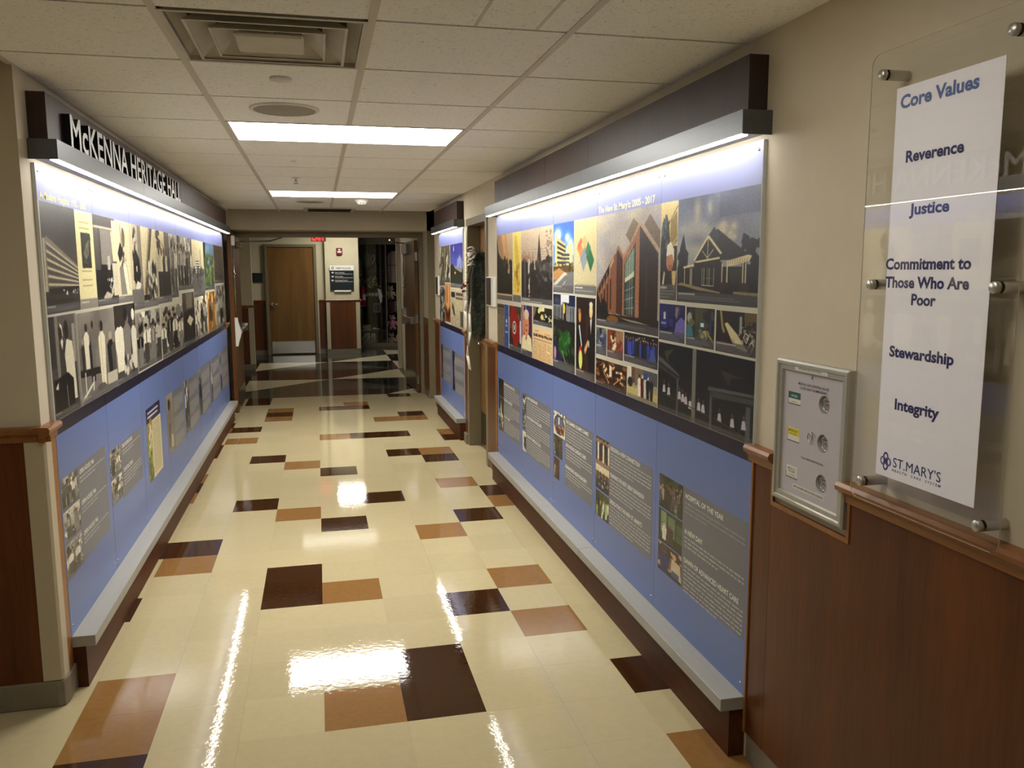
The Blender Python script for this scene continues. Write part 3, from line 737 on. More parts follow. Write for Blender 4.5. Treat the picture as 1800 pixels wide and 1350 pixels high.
# ------------------------------------------------------------------ printed pictures: painted into a numpy picture, laid down as a vertex-coloured sheet
def C(*c): return np.array(c, float)
class Pic:
    def __init__(s, w, h, bg=(128, 128, 128), ss=3):
        s.w, s.h, s.ss = w, h, ss; s.W, s.H = w * ss, h * ss
        s.a = np.ones((s.H, s.W, 3)) * np.array(bg, float)
        s.U, s.V = np.meshgrid((np.arange(s.W) + .5) / s.W, (np.arange(s.H) + .5) / s.H)
    def put(s, m, c, al=1.0):
        s.a[m] = s.a[m] * (1 - al) + np.array(c, float) * al
    def grad(s, ct, cb, v0=0, v1=1, u0=0, u1=1):
        m = (s.V >= v0) & (s.V <= v1) & (s.U >= u0) & (s.U <= u1)
        t = ((s.V - v0) / (v1 - v0))[m][:, None]
        s.a[m] = C(*cb) * (1 - t) + C(*ct) * t; return s
    def rect(s, u0, v0, u1, v1, c, al=1.0): s.put((s.U >= u0) & (s.U < u1) & (s.V >= v0) & (s.V < v1), c, al); return s
    def ell(s, u, v, ru, rv, c, al=1.0): s.put(((s.U - u) / ru) ** 2 + ((s.V - v) / rv) ** 2 < 1, c, al); return s
    def poly(s, pts, c, al=1.0):
        us = [p[0] for p in pts]; vs = [p[1] for p in pts]
        i0, i1 = max(0, int(min(us) * s.W) - 1), min(s.W, int(max(us) * s.W) + 2); j0, j1 = max(0, int(min(vs) * s.H) - 1), min(s.H, int(max(vs) * s.H) + 2)
        if i1 <= i0 or j1 <= j0: return s
        U, V = s.U[j0:j1, i0:i1], s.V[j0:j1, i0:i1]; ins = np.zeros(U.shape, bool); n = len(pts)
        for k in range(n):
            (a, b), (c_, d) = pts[k], pts[(k + 1) % n]
            if b == d: continue
            ins ^= ((V < b) != (V < d)) & (U < (c_ - a) * (V - b) / (d - b) + a)
        sub = s.a[j0:j1, i0:i1]; sub[ins] = sub[ins] * (1 - al) + np.array(c, float) * al; return s
    def line(s, p, q, w, c, al=1.0):
        asp = s.H / s.W; du, dv = q[0] - p[0], (q[1] - p[1]) * asp; L = math.hypot(du, dv) or 1e-6
        nu, nv = -dv / L * w / 2, du / L * w / 2 / asp
        return s.poly([(p[0] + nu, p[1] + nv), (q[0] + nu, q[1] + nv), (q[0] - nu, q[1] - nv), (p[0] - nu, p[1] - nv)], c, al)
    def blot(s, u0, v0, u1, v1, n, size, cols, asp=1.0):
        for _ in range(n):
            u, v = rng.uniform(u0, u1), rng.uniform(v0, v1); r = size * rng.uniform(.4, 1.3)
            k = rng.integers(5, 8); ph = rng.uniform(0, 6.28)
            s.poly([(u + r * rng.uniform(.6, 1.2) * math.cos(ph + 6.283 * i / k), v + r * asp * rng.uniform(.6, 1.2) * math.sin(ph + 6.283 * i / k)) for i in range(k)], cols[rng.integers(len(cols))])
        return s
    def soft(s, u, v, ru, rv, c, al=.8):
        w = al * np.exp(-(((s.U - u) / ru) ** 2 + ((s.V - v) / rv) ** 2) * 1.2)[:, :, None]
        s.a = s.a * (1 - w) + np.array(c, float) * w; return s
    def clouds(s, u0, v0, u1, v1, n, r, cols, al=.55):
        for _ in range(n): k = rng.uniform(.5, 1.3); s.soft(rng.uniform(u0, u1), rng.uniform(v0, v1), r * k * rng.uniform(.8, 1.8), r * k * .8, cols[rng.integers(len(cols))], al)
        return s
    def person(s, u, v, h, w, head, body, legs=None, hair=None):
        s.poly([(u - w * .5, v + h * .45), (u - w * .55, v + h * .74), (u - w * .2, v + h * .83), (u + w * .2, v + h * .83), (u + w * .55, v + h * .74), (u + w * .5, v + h * .45), (u + w * .42, v + h * .3), (u - w * .42, v + h * .3)], body)
        s.poly([(u - w * .4, v), (u - w * .45, v + h * .5), (u + w * .45, v + h * .5), (u + w * .4, v)], legs or body)
        s.ell(u, v + h * .91, w * .27, h * .085, head)
        if hair: s.ell(u, v + h * .955, w * .29, h * .05, hair)
        return s
    def noise(s, amp, cell=2):
        n = rng.normal(0, amp, (s.H // (cell * s.ss) + 2, s.W // (cell * s.ss) + 2))
        n = np.repeat(np.repeat(n, cell * s.ss, 0), cell * s.ss, 1)[:s.H, :s.W]
        s.a += n[:, :, None]; return s
    def mottle(s, amp, k=6, v0=0, v1=1, u0=0, u1=1):
        g = rng.normal(0, 1, (k, k)); y = s.V * (k - 1.001); x = s.U * (k - 1.001); i, j = y.astype(int), x.astype(int); fy, fx = y - i, x - j
        fy = fy * fy * (3 - 2 * fy); fx = fx * fx * (3 - 2 * fx)
        n = g[i, j] * (1 - fy) * (1 - fx) + g[i + 1, j] * fy * (1 - fx) + g[i, j + 1] * (1 - fy) * fx + g[i + 1, j + 1] * fy * fx
        m = (s.V >= v0) & (s.V <= v1) & (s.U >= u0) & (s.U <= u1)
        s.a[m] += amp * n[m][:, None]; return s
    def caption(s, v=.13, al=.72, lines=3, head=.3):
        s.rect(0, 0, 1, v, (92, 90, 92), al)
        s.rect(.02, v * .72, .02 + head, v * .88, (170, 168, 160), .8)
        for k in range(lines): s.rect(.02, v * (.55 - .2 * k), .6 + .38 * rng.random(), v * (.62 - .2 * k), (150, 148, 144), .55)
        return s
    def out(s):
        a = s.a.reshape(s.h, s.ss, s.w, s.ss, 3).mean((1, 3)).clip(0, 255)
        return a
GAIN = 1.0
def sheet(name, a, side, y_left, y_right, z0, z1, x, parent, lo=None, hi=None):
    """lay picture a (rows bottom to top) on the wall between y_left and y_right; keep only the columns that fall on the panel lo..hi"""
    hgt, wid = a.shape[:2]
    ys = y_left + (y_right - y_left) * (np.arange(wid + 1)) / wid
    cols = np.arange(wid)
    mid = (ys[:-1] + ys[1:]) / 2
    if lo is not None:
        cols = cols[(mid > lo) & (mid < hi)]
    if len(cols) < 2: return None
    a = a[:, cols]; ys = ys[cols[0]:cols[-1] + 2]
    if lo is not None: ys = ys.clip(lo + .0012, hi - .0012)
    zs = np.linspace(z0, z1, hgt + 1)
    # vertex colours: average of the neighbouring cells
    p = np.pad(a, ((1, 1), (1, 1), (0, 0)), 'edge')
    vc = (p[:-1, :-1] + p[1:, :-1] + p[:-1, 1:] + p[1:, 1:]) / 4
    nw, nh = len(ys), hgt + 1
    org = wloc(parent)
    V = np.zeros((nh, nw, 3)); V[..., 0] = x - org.x; V[..., 1] = ys[None, :] - org.y; V[..., 2] = zs[:, None] - org.z
    idx = np.arange(nh * nw).reshape(nh, nw)
    q = np.stack([idx[:-1, :-1], idx[:-1, 1:], idx[1:, 1:], idx[1:, :-1]], -1).reshape(-1, 4)
    me = bpy.data.meshes.new(name)
    me.vertices.add(nh * nw); me.vertices.foreach_set('co', V.ravel())
    me.loops.add(q.size); me.loops.foreach_set('vertex_index', q.ravel())
    me.polygons.add(len(q)); me.polygons.foreach_set('loop_start', np.arange(len(q)) * 4)
    me.update(calc_edges=True)
    at = me.color_attributes.new('print', 'FLOAT_COLOR', 'POINT')
    c = ((vc.reshape(-1, 3) - 110) * 1.18 + 104).clip(6, 250) / 255.0
    c = np.where(c < .0405, c / 12.92, ((c + .055) / 1.055) ** 2.4)
    at.data.foreach_set('color', np.c_[c, np.ones(len(c))].ravel())
    me.materials.append(M_print)
    o = bpy.data.objects.new(name, me); COL.objects.link(o); o.parent = parent
    return o

PANELS = {'R': [], 'Q': [], 'L': []}
def make_panels(key, seams, side, labels, group):
    X = (XR - .0004 if side == 'R' else XL + .0004); s = -1 if side == 'R' else 1
    for k, (a, b) in enumerate(zip(seams[:-1], seams[1:])):
        t = thing('photo_mural', (X + s * .006, (a + b) / 2, .224), labels[k], 'mural panel', group)
        x0, x1 = X, X + s * .013
        g = .0016
        m = MB()
        for mi, z0, z1 in ((0, .224, 1.050), (1, 1.050, 1.106), (2, 1.106, 1.957), (3, 1.957, 2.094)):
            m.m(mi).box(x0, x1, a + g, b - g, z0, z1)
        m.m(4).box(x0, x1 - s * .001, a + .0001, a + g, .224, 2.094).box(x0, x1 - s * .001, b - g, b - .0001, .224, 2.094)
        m.build('board', [M_blue, M_navy, M_mat, M_header, M_pedge], parent=t)
        for yy in (a + .028, b - .028):
            for zz in (.262, 2.066):
                MB().lathe([(.005, s * .0), (.005, s * .002), (.0005, s * .003)], (x1, yy, zz), 'x', 10).build('screw', M_steel, parent=t)
        PANELS[key].append((a, b, t))
    if True:
        a, b = seams[0], seams[-1]
XF = {'R': XR - .0136, 'Q': XR - .0136, 'L': XL + .0136}
make_panels('R', PR, 'R', [
    'mural panel with a gabled house photograph, nearest on the right wall',
    'mural panel headed The New St. Mary\'s with a tall brick building photograph',
    'mural panel with a blue sky hospital photograph and two men in dark suits',
    'mural panel with a group standing before a pointed tree and a large newspaper page',
    'farthest panel of the long right mural, with a dusk skyline and red balloon photograph'], 'panels of the long right mural')
make_panels('Q', PQ, 'R', [
    'mural panel beyond the wreath with a newspaper page and a dark blue sky photograph',
    'mural panel beyond the wreath with an orange arched corridor photograph, farthest on the right'], 'panels of the small mural beyond the wreath')
make_panels('L', PL, 'L', [
    'left mural panel nearest the camera, headed A Modern Hospital, with a long pale building photograph',
    'second left mural panel from the camera, with a desk photograph and a nurse in white',
    'third left mural panel from the camera, with the green and navy poster card',
    'fourth left mural panel from the camera, with a man standing in a tall grey portrait',
    'fifth left mural panel from the camera, with an open book on dark ground',
    'sixth left mural panel from the camera, with a small white tower block photograph',
    'seventh left mural panel from the camera, with a green garden photograph in colour',
    'eighth left mural panel, farthest, beside the open door'], 'panels of the left mural')

def photo(key, yl, yr, z0, z1, fn, res=None, name='photograph'):
    """yl is the left edge as seen from the corridor"""
    w, hgt = abs(yl - yr), z1 - z0
    ymid = (yl + yr) / 2
    if res is None:
        d = ymid + 3.0
        ry = max(.0012, .00075 * d + .00011 * d * d); rz = max(.0012, .00046 * d + .0003)
    else: ry, rz = res
    nw, nh = max(8, int(w / ry)), max(8, int(hgt / rz))
    p = Pic(nw, nh); fn(p); a = p.out()
    for lo, hi, t in PANELS[key]:
        if min(yl, yr) < hi - .004 and max(yl, yr) > lo + .004:
            sheet(name, a, key, yl, yr, z0, z1, XF[key] if name != 'text_field' else XF[key], t, lo, hi)
def panel_at(key, y):
    for lo, hi, t in PANELS[key]:
        if lo <= y <= hi: return t
    return PANELS[key][-1][2]
def bars(m, side, yl, yr, z0, z1, pitch=.0175, xh=.0062, x=None, last=.6):
    """small word marks standing for body copy too small to read"""
    s = -1 if side == 'R' else 1; d = 1 if side == 'L' else -1
    z = z1; n = int((z1 - z0) / pitch + .5)
    for k in range(n):
        z = z1 - k * pitch; y = yl; end = yr if k < n - 1 else yl + (yr - yl) * last
        while True:
            w = random.uniform(.012, .055)
            e = y + d * w
            if (e - end) * d > 0: e = end
            if abs(e - y) > .004: m.add([(x, y, z - xh), (x, e, z - xh), (x, e, z), (x, y, z)], [(0, 1, 2, 3)])
            y = e + d * .007
            if (y - end) * d > -.004: break
    return m

# ------------------------------------------------------------------ pictures of the right mural
BW = [(30, 30, 30), (70, 68, 66), (120, 118, 112), (170, 166, 154), (210, 204, 186)]
def a_house(p):
    p.grad((98, 104, 124), (150, 150, 148), .3, 1); p.mottle(13, 5, .4, 1)
    p.clouds(.05, .45, .6, .75, 16, .08, [(168, 164, 150), (150, 150, 146), (178, 172, 152)]).soft(.27, .86, .05, .13, (182, 172, 144)).soft(.43, .88, .03, .07, (170, 166, 152)).clouds(.58, .58, .74, .72, 8, .05, [(196, 182, 146), (176, 166, 140)], .8)
    p.rect(.55, .78, 1, 1, (78, 84, 112), .45); p.mottle(7, 8, .5, 1); p.rect(0, 0, 1, .34, (26, 26, 26))
    p.blot(.0, .12, .13, .48, 40, .035, [(22, 24, 26), (30, 32, 34)], 1.5).poly([(.02, .1), (.035, .52), (.085, .66), (.125, .5), (.13, .1)], (26, 28, 32))
    p.blot(.82, .2, 1, .56, 40, .04, [(28, 30, 36), (36, 38, 46)], 1.5)
    p.poly([(.4, .46), (.53, .68), (.62, .62), (.88, .45), (.88, .40), (.4, .4)], (44, 42, 40)).poly([(.40, .6), (.49, .70), (.56, .62), (.52, .56)], (58, 62, 70))
    p.poly([(.24, .38), (.42, .615), (.58, .45), (.58, .38)], (34, 32, 30))
    p.line((.24, .40), (.42, .62), .022, (206, 192, 150)).line((.42, .62), (.585, .455), .026, (206, 192, 150))
    p.line((.25, .385), (.57, .42), .022, (206, 192, 150)).line((.42, .6), (.415, .41), .010, (190, 178, 142)).line((.415, .42), (.345, .49), .010, (190, 178, 142)).line((.415, .42), (.49, .5), .010, (190, 178, 142))
    p.rect(.24, .14, .60, .38, (40, 32, 26)); p.rect(.35, .17, .50, .33, (30, 30, 30))
    for u in (.35, .375, .42, .445, .50): p.line((u, .17), (u, .33), .006, (200, 192, 160))
    p.line((.35, .17), (.5, .165), .008, (200, 192, 160)).line((.35, .235), (.5, .235), .004, (200, 192, 160))
    p.poly([(.65, .39), (.89, .44), (.93, .43), (.90, .38), (.66, .34)], (204, 190, 150))
    for k in range(9): p.line((.67 + k * .026, .36), (.67 + k * .026, .41), .005, (120, 110, 84))
    for u in (.60, .66, .835, .865): p.line((u, .20), (u, .37), .014, (200, 188, 150))
    for u in (.11, .19, .21): p.line((u, .17), (u, .33), .010, (190, 180, 146))
    p.poly([(.09, .325), (.24, .345), (.24, .37), (.09, .345)], (200, 188, 150))
    p.rect(.69, .2, .82, .32, (52, 46, 34)); p.rect(.8, .1, .9, .2, (58, 44, 34)); p.rect(.58, .1, .64, .2, (52, 40, 32))
    p.poly([(.0, .165), (.10, .155), (.30, .12), (.58, .10), (.58, .115), (.33, .15), (.05, .19)], (132, 120, 90)).poly([(.73, .105), (1, .09), (1, .12), (.74, .125)], (128, 118, 92))
    p.noise(5); p.caption(.10, .7, 2, .24)
photo('R', .128, -.500, 1.563, 1.957, a_house)
def a_cap(p):
    p.grad((214, 196, 140), (196, 172, 110), .5, 1); p.rect(0, 0, 1, .55, (44, 38, 34))
    p.poly([(.0, .55), (.1, .8), (.35, .88), (.5, .75), (.6, .5), (.3, .3), (0, .4)], (40, 44, 46)).blot(.05, .5, .5, .8, 30, .06, [(90, 100, 100), (30, 32, 34)], 1)
    p.poly([(.6, .8), (.95, .9), (1, .6), (.55, .52)], (150, 128, 62)); p.line((.5, .78), (1, .95), .03, (60, 56, 50)).line((.4, .5), (1, .64), .03, (206, 200, 184))
    p.rect(.3, .2, 1, .5, (60, 44, 36)); p.ell(.58, .4, .22, .10, (176, 128, 98)).poly([(.36, .45), (.4, .56), (.62, .6), (.82, .52), (.84, .38), (.72, .47)], (222, 214, 194)).rect(.5, .3, .72, .36, (150, 96, 72))
    p.poly([(.1, .1), (.3, .3), (.5, .28), (.62, .1)], (34, 30, 30)).poly([(.1, .12), (.22, .3), (.3, .28), (.2, .1)], (196, 180, 150)).poly([(.7, .3), (.98, .3), (.9, .1), (.75, .15)], (190, 168, 120)); p.noise(6); p.caption(.16, .8, 4, .4)
photo('R', .296, .133, 1.565, 1.957, a_cap)
def a_monitors(p):
    p.grad((36, 42, 96), (26, 28, 66)); p.rect(.05, .35, .33, .85, (46, 52, 118)).rect(.12, .55, .28, .82, (28, 30, 80)).rect(.17, .58, .26, .78, (170, 176, 184)).rect(.08, .44, .28, .5, (130, 140, 160)); p.rect(.4, .4, .55, .6, (52, 60, 124))
    p.ell(.72, .86, .1, .16, (74, 62, 72)).poly([(.6, .2), (.66, .5), (.84, .68), (1, .6), (1, .1)], (104, 100, 158)).poly([(.66, .95), (.62, .7), (.7, .6), (.76, .9)], (120, 112, 120)); p.noise(6); p.caption(.27, .75, 3, .5)
photo('R', .296, .045, 1.400, 1.549, a_monitors)
def a_surgery(p):
    p.grad((44, 40, 34), (50, 52, 46)); p.blot(0, .2, 1, 1, 60, .09, [(40, 44, 40), (70, 76, 60), (34, 30, 30), (58, 50, 44)])
    p.rect(.32, .5, .6, 1, (76, 80, 58)).poly([(0, .25), (.02, .55), (.2, .6), (.28, .2)], (70, 116, 130)).ell(.12, .72, .09, .14, (150, 150, 138)).ell(.2, .6, .1, .1, (108, 104, 70))
    p.poly([(.3, .2), (.35, .6), (.62, .6), (.6, .25)], (66, 74, 58)).rect(.52, .52, .64, .62, (190, 204, 214)).blot(.45, .2, .8, .42, 26, .06, [(160, 150, 110), (120, 120, 80), (90, 110, 120)])
    p.line((.86, .35), (.88, .95), .05, (50, 64, 110)).poly([(.78, .4), (1, .2), (1, .1), (.8, .3)], (150, 132, 62)); p.noise(7); p.caption(.24, .75, 3, .3)
photo('R', .033, -.204, 1.399, 1.546, a_surgery)
def a_bed(p):
    p.grad((52, 40, 32), (46, 28, 26)); p.rect(.45, .5, .75, 1, (40, 44, 44)).rect(.72, .7, 1, 1, (104, 86, 58)); p.blot(.6, .3, 1, .8, 60, .05, [(90, 84, 74), (50, 46, 42), (140, 134, 120), (36, 32, 30)])
    p.line((.12, 1), (.17, .62), .05, (150, 140, 100)).line((.17, .62), (.22, .48), .06, (150, 140, 100))
    p.poly([(.22, .70), (.30, .73), (.55, .48), (.82, .10), (.55, .16), (.38, .38)], (196, 184, 146)).poly([(.38, .36), (.5, .18), (.56, .18), (.44, .4)], (168, 158, 126))
    for a, b in (((.7, .42), (.76, .54)), ((.76, .54), (.82, .46)), ((.82, .46), (.78, .3)), ((.78, .3), (.7, .42)), ((.82, .2), (.9, .36)), ((.9, .36), (.95, .26)), ((.95, .26), (.88, .1))): p.line(a, b, .018, (206, 202, 184))
    p.rect(.6, .5, .66, .9, (150, 150, 136)); p.noise(6); p.caption(.26, .7, 4, .5)
photo('R', -.216, -.500, 1.398, 1.544, a_bed)
def a_hall(p):
    p.grad((24, 23, 22), (20, 19, 18)); p.mottle(5, 8)
    for k in range(10): p.line((.25 + k * .055, .2), (.25 + k * .055, .52), .02, (34, 31, 28))
    c = (88, 90, 88)
    p.poly([(0, .80), (.26, .60), (.27, .56), (.0, .72)], c).poly([(0, .69), (.27, .54), (.27, .50), (0, .62)], (62, 64, 62)).rect(.235, 0, .255, .54, c).rect(.41, 0, .452, 1, (118, 118, 108))
    p.poly([(.58, .50), (1, .56), (1, .60), (.58, .55)], c).poly([(.60, .42), (1, .47), (1, .54), (.6, .5)], (70, 72, 68)).rect(.60, 0, .625, .42, c).rect(.935, 0, .975, .44, c)
    p.poly([(.07, .88), (.2, .94), (.13, .82), (.12, .72)], (72, 68, 62)).poly([(.7, .80), (.9, .76), (.80, .72), (.78, .62)], (70, 62, 56))
    for u, v in ((.08, .33), (.14, .31), (.27, .3), (.31, .28), (.345, .26), (.395, .22), (.49, .24), (.535, .23), (.70, .19), (.82, .18), (.92, .2)):
        p.ell(u, v + .09, .012, .035, (90, 68, 58)).poly([(u - .02, v - .06), (u - .014, v + .05), (u + .012, v + .06), (u + .022, v - .05)], (176, 172, 178))
    p.line((.03, .25), (.6, .16), .010, (92, 66, 54)).line((.64, .16), (.94, .06), .010, (92, 66, 54))
    for u in (.09, .14, .33, .4, .5, .54, .71, .8): p.rect(u, .05, u + .015, .13, (64, 60, 56), .6)
    p.noise(4); p.rect(0, 0, 1, .07, (96, 94, 90), .7)
photo('R', 0.296, -.500, 1.107, 1.389, a_hall)
def a_tower(p):
    p.grad((168, 160, 152), (176, 168, 156)); p.mottle(16, 5); p.clouds(.0, .7, 1, 1, 26, .09, [(196, 184, 146), (150, 146, 158), (186, 178, 152), (160, 156, 162)], .5); p.poly([(0, .3), (0, .62), (.12, .5), (.2, .4)], (140, 144, 156), .5)
    br = (132, 88, 66); br2 = (154, 110, 84); dk = (44, 34, 30)
    p.poly([(0, .14), (0, .33), (.30, .62), (.36, .66), (.36, .12)], br).poly([(0, .31), (.31, .62), (.31, .58), (0, .27)], (176, 148, 116)).poly([(.0, .30), (.24, .56), (.24, .48), (0, .25)], (40, 36, 34))
    for k in range(5): p.line((.04 + k * .05, .24 + k * .05), (.04 + k * .05, .33 + k * .052), .008, (180, 150, 118))
    for k in range(5): p.poly([(.03 + k * .055, .16), (.03 + k * .055, .24 + k * .045), (.05 + k * .055, .255 + k * .045), (.05 + k * .055, .16)], dk)
    p.poly([(.36, .13), (.36, .66), (.38, .7), (.46, .62), (.46, .12)], (74, 50, 42)).poly([(.345, .66), (.38, .72), (.475, .63), (.46, .60), (.38, .68)], br2)
    p.poly([(.46, .12), (.46, .62), (.72, .88), (.72, .11)], br2).poly([(.49, .13), (.49, .56), (.66, .73), (.66, .12)], (54, 40, 34))
    p.poly([(.50, .14), (.50, .56), (.645, .70), (.645, .13)], (52, 68, 66)).poly([(.50, .40), (.50, .56), (.645, .70), (.645, .48)], (116, 136, 120)).poly([(.50, .40), (.50, .435), (.645, .50), (.645, .46)], (190, 192, 164))
    p.mottle(9, 12, .12, .7, .5, .65)
    for k in range(4): p.line((.50, .18 + k * .075), (.645, .20 + k * .085), .006, (186, 190, 168))
    for u in (.54, .575, .61): p.line((u, .13), (u, .60 + (u - .5)), .005, (190, 194, 170))
    p.poly([(.72, .10), (.72, .88), (.98, .66), (.98, .08)], (52, 38, 32)).poly([(.46, .62), (.72, .90), (.98, .66), (.98, .63), (.72, .86), (.46, .59)], (176, 146, 116)).poly([(.8, .6), (.82, .2), (.84, .2), (.83, .6)], (74, 58, 50))
    p.poly([(.50, .80), (.62, .93), (.70, .88), (.58, .73)], (122, 106, 84)).poly([(.78, .86), (.86, .94), (1, .80), (1, .66)], (118, 102, 82)); p.line((.50, .80), (.62, .93), .008, (176, 160, 128)).line((.62, .93), (.70, .88), .008, (176, 160, 128))
    p.rect(0, 0, 1, .12, (40, 38, 34)).poly([(0, .09), (0, .25), (.04, .28), (.08, .2), (.14, .27), (.18, .22), (.24, .1)], (30, 28, 26)).ell(.3, .075, .1, .035, (122, 88, 44)).poly([(.4, .1), (.7, .09), (.9, .07), (.6, .075)], (140, 130, 108))
    p.noise(6); p.caption(.065, .75, 2, .16)
photo('R', 1.107, .303, 1.409, 1.957, a_tower)
def a_blueppl(p):
    p.grad((110, 112, 104), (52, 60, 90)); p.blot(0, .3, 1, 1, 60, .12, [(60, 72, 116), (30, 32, 44), (140, 138, 120), (80, 84, 92)], .7); p.noise(8); p.caption(.42, .8, 5, .5)
photo('R', 1.107, .948, 1.262, 1.399, a_blueppl)
def a_lounge(p):
    p.grad((128, 78, 44), (110, 54, 36)); p.rect(.55, .4, 1, 1, (150, 118, 88)); p.rect(.3, .5, .5, .95, (96, 48, 28)); p.blot(.2, .4, .6, .75, 14, .09, [(200, 184, 146), (60, 50, 48), (176, 90, 70)]); p.poly([(.3, .3), (.5, .6), (.62, .5), (.5, .28)], (206, 198, 170)); p.blot(.6, .3, 1, .6, 10, .12, [(150, 92, 76), (120, 62, 50)]); p.noise(7); p.caption(.28, .8, 4, .4)
photo('R', .938, .716, 1.262, 1.399, a_lounge)
def a_gradshow(p):
    p.grad((22, 20, 24), (24, 22, 28)); p.mottle(6, 6)
    for u in np.linspace(.06, .95, 13): p.person(u, .22 + .08 * rng.random(), .6, .07, (150, 112, 88), [(64, 76, 150), (34, 34, 44), (44, 48, 84)][rng.integers(3)])
    p.poly([(.75, .2), (.8, .6), (.9, .6), (.95, .2)], (74, 88, 150)).poly([(.14, .25), (.16, .7), (.22, .7), (.25, .25)], (72, 86, 160)); p.blot(.3, .75, 1, .92, 16, .02, [(200, 196, 186)]); p.noise(5); p.caption(.26, .75, 3, .3)
photo('R', .702, .303, 1.266, 1.402, a_gradshow)
def a_gala1(p):
    p.grad((62, 40, 26), (54, 30, 18)); p.blot(0, .1, 1, 1, 110, .07, [(92, 58, 34), (36, 24, 18), (140, 96, 56), (60, 36, 24)]); p.blot(.2, .3, .9, .9, 26, .035, [(220, 200, 160), (190, 150, 100)], 1.6); p.rect(.46, .45, .54, .85, (214, 196, 160)); p.line((.25, .6), (.45, .2), .03, (190, 150, 96)).line((.85, .55), (.6, .2), .03, (190, 150, 96)); p.noise(8); p.caption(.15, .6, 1, .25)
photo('R', 1.105, .662, 1.088, 1.242, a_gala1) if False else photo('R', 1.105, .662, 1.107, 1.240, a_gala1)
def a_cutting(p):
    p.grad((140, 132, 116), (176, 166, 120)); p.rect(0, .5, .14, 1, (206, 202, 186)).rect(.14, .5, .26, 1, (110, 80, 66)).rect(.26, .45, .8, 1, (120, 106, 92)).rect(.55, .6, 1, 1, (86, 92, 96)).rect(0, 0, 1, .35, (186, 172, 116)).ell(.1, .5, .09, .16, (52, 44, 40))
    for u, b, hd in ((.42, (214, 208, 190), (60, 50, 46)), (.52, (96, 32, 30), (200, 196, 186)), (.62, (190, 186, 176), (80, 60, 50)), (.7, (34, 34, 38), (214, 216, 220)), (.82, (44, 40, 40), (110, 80, 62))): p.person(u, .12, .72, .11, hd, b)
    p.ell(.65, .82, .06, .08, (60, 76, 150)); p.noise(7); p.caption(.13, .6, 2, .4)
photo('R', .652, .303, 1.107, 1.250, a_cutting)
def a_hosp(p):
    p.grad((40, 96, 186), (120, 170, 214), .3, 1); p.clouds(0, .5, 1, .85, 14, .09, [(224, 228, 230), (200, 214, 226)], .8)
    p.poly([(.08, .36), (.08, .86), (.2, .84), (.2, .36)], (212, 192, 132)).poly([(.2, .36), (.2, .80), (.62, .70), (.62, .36)], (196, 176, 124)).poly([(.66, .34), (.66, .68), (.95, .62), (.95, .34)], (210, 188, 130)).rect(.75, .3, .9, .7, (216, 198, 146))
    for k in range(5): p.poly([(.2, .42 + k * .075), (.2, .455 + k * .075), (.62, .44 + k * .055), (.62, .41 + k * .055)], (60, 66, 74))
    for k in range(4): p.poly([(.42, .38 + k * .05), (.42, .40 + k * .055), (.8, .39 + k * .055), (.8, .37 + k * .05)], (80, 84, 90))
    p.rect(0, .3, 1, .38, (96, 78, 52)); p.blot(0, .3, 1, .42, 40, .03, [(60, 74, 40), (120, 96, 60)]); p.rect(0, 0, 1, .3, (116, 116, 114)); p.poly([(0, .3), (.3, .36), (.75, .26), (.1, .18), (0, .2)], (176, 134, 90)); p.poly([(0, .12), (.55, .3), (.7, .28), (0, .06)], (190, 186, 172)); p.line((.42, .08), (.62, .17), .02, (220, 218, 206)); p.noise(6); p.caption(.11, .75, 2, .4)
photo('R', 1.912, 1.500, 1.557, 1.957, a_hosp)
def a_map(p):
    p.grad((206, 192, 142), (188, 180, 148)); p.rect(.06, .12, .94, .14, (150, 140, 110), .6)
    for pts, c in (([(.1, .62), (.25, .7), (.45, .58), (.3, .48)], (204, 140, 86)), ([(.3, .72), (.45, .8), (.6, .7), (.45, .62)], (206, 170, 120)), ([(.25, .5), (.5, .64), (.62, .48), (.42, .3)], (140, 148, 156)), ([(.55, .5), (.72, .62), (.9, .45), (.75, .3)], (56, 112, 74)), ([(.5, .56), (.62, .7), (.75, .62), (.6, .5)], (78, 128, 92)), ([(.14, .66), (.3, .76), (.36, .7), (.2, .58)], (196, 110, 84))): p.poly(pts, c)
    p.line((.2, .4), (.6, .62), .012, (110, 110, 100)).line((.35, .75), (.5, .82), .03, (230, 220, 180)); p.noise(4); p.rect(0, 0, 1, .12, (112, 112, 110)).rect(.03, .08, .4, .1, (190, 188, 180)).rect(.03, .04, .9, .055, (150, 150, 146))
photo('R', 1.484, 1.113, 1.557, 1.957, a_map)
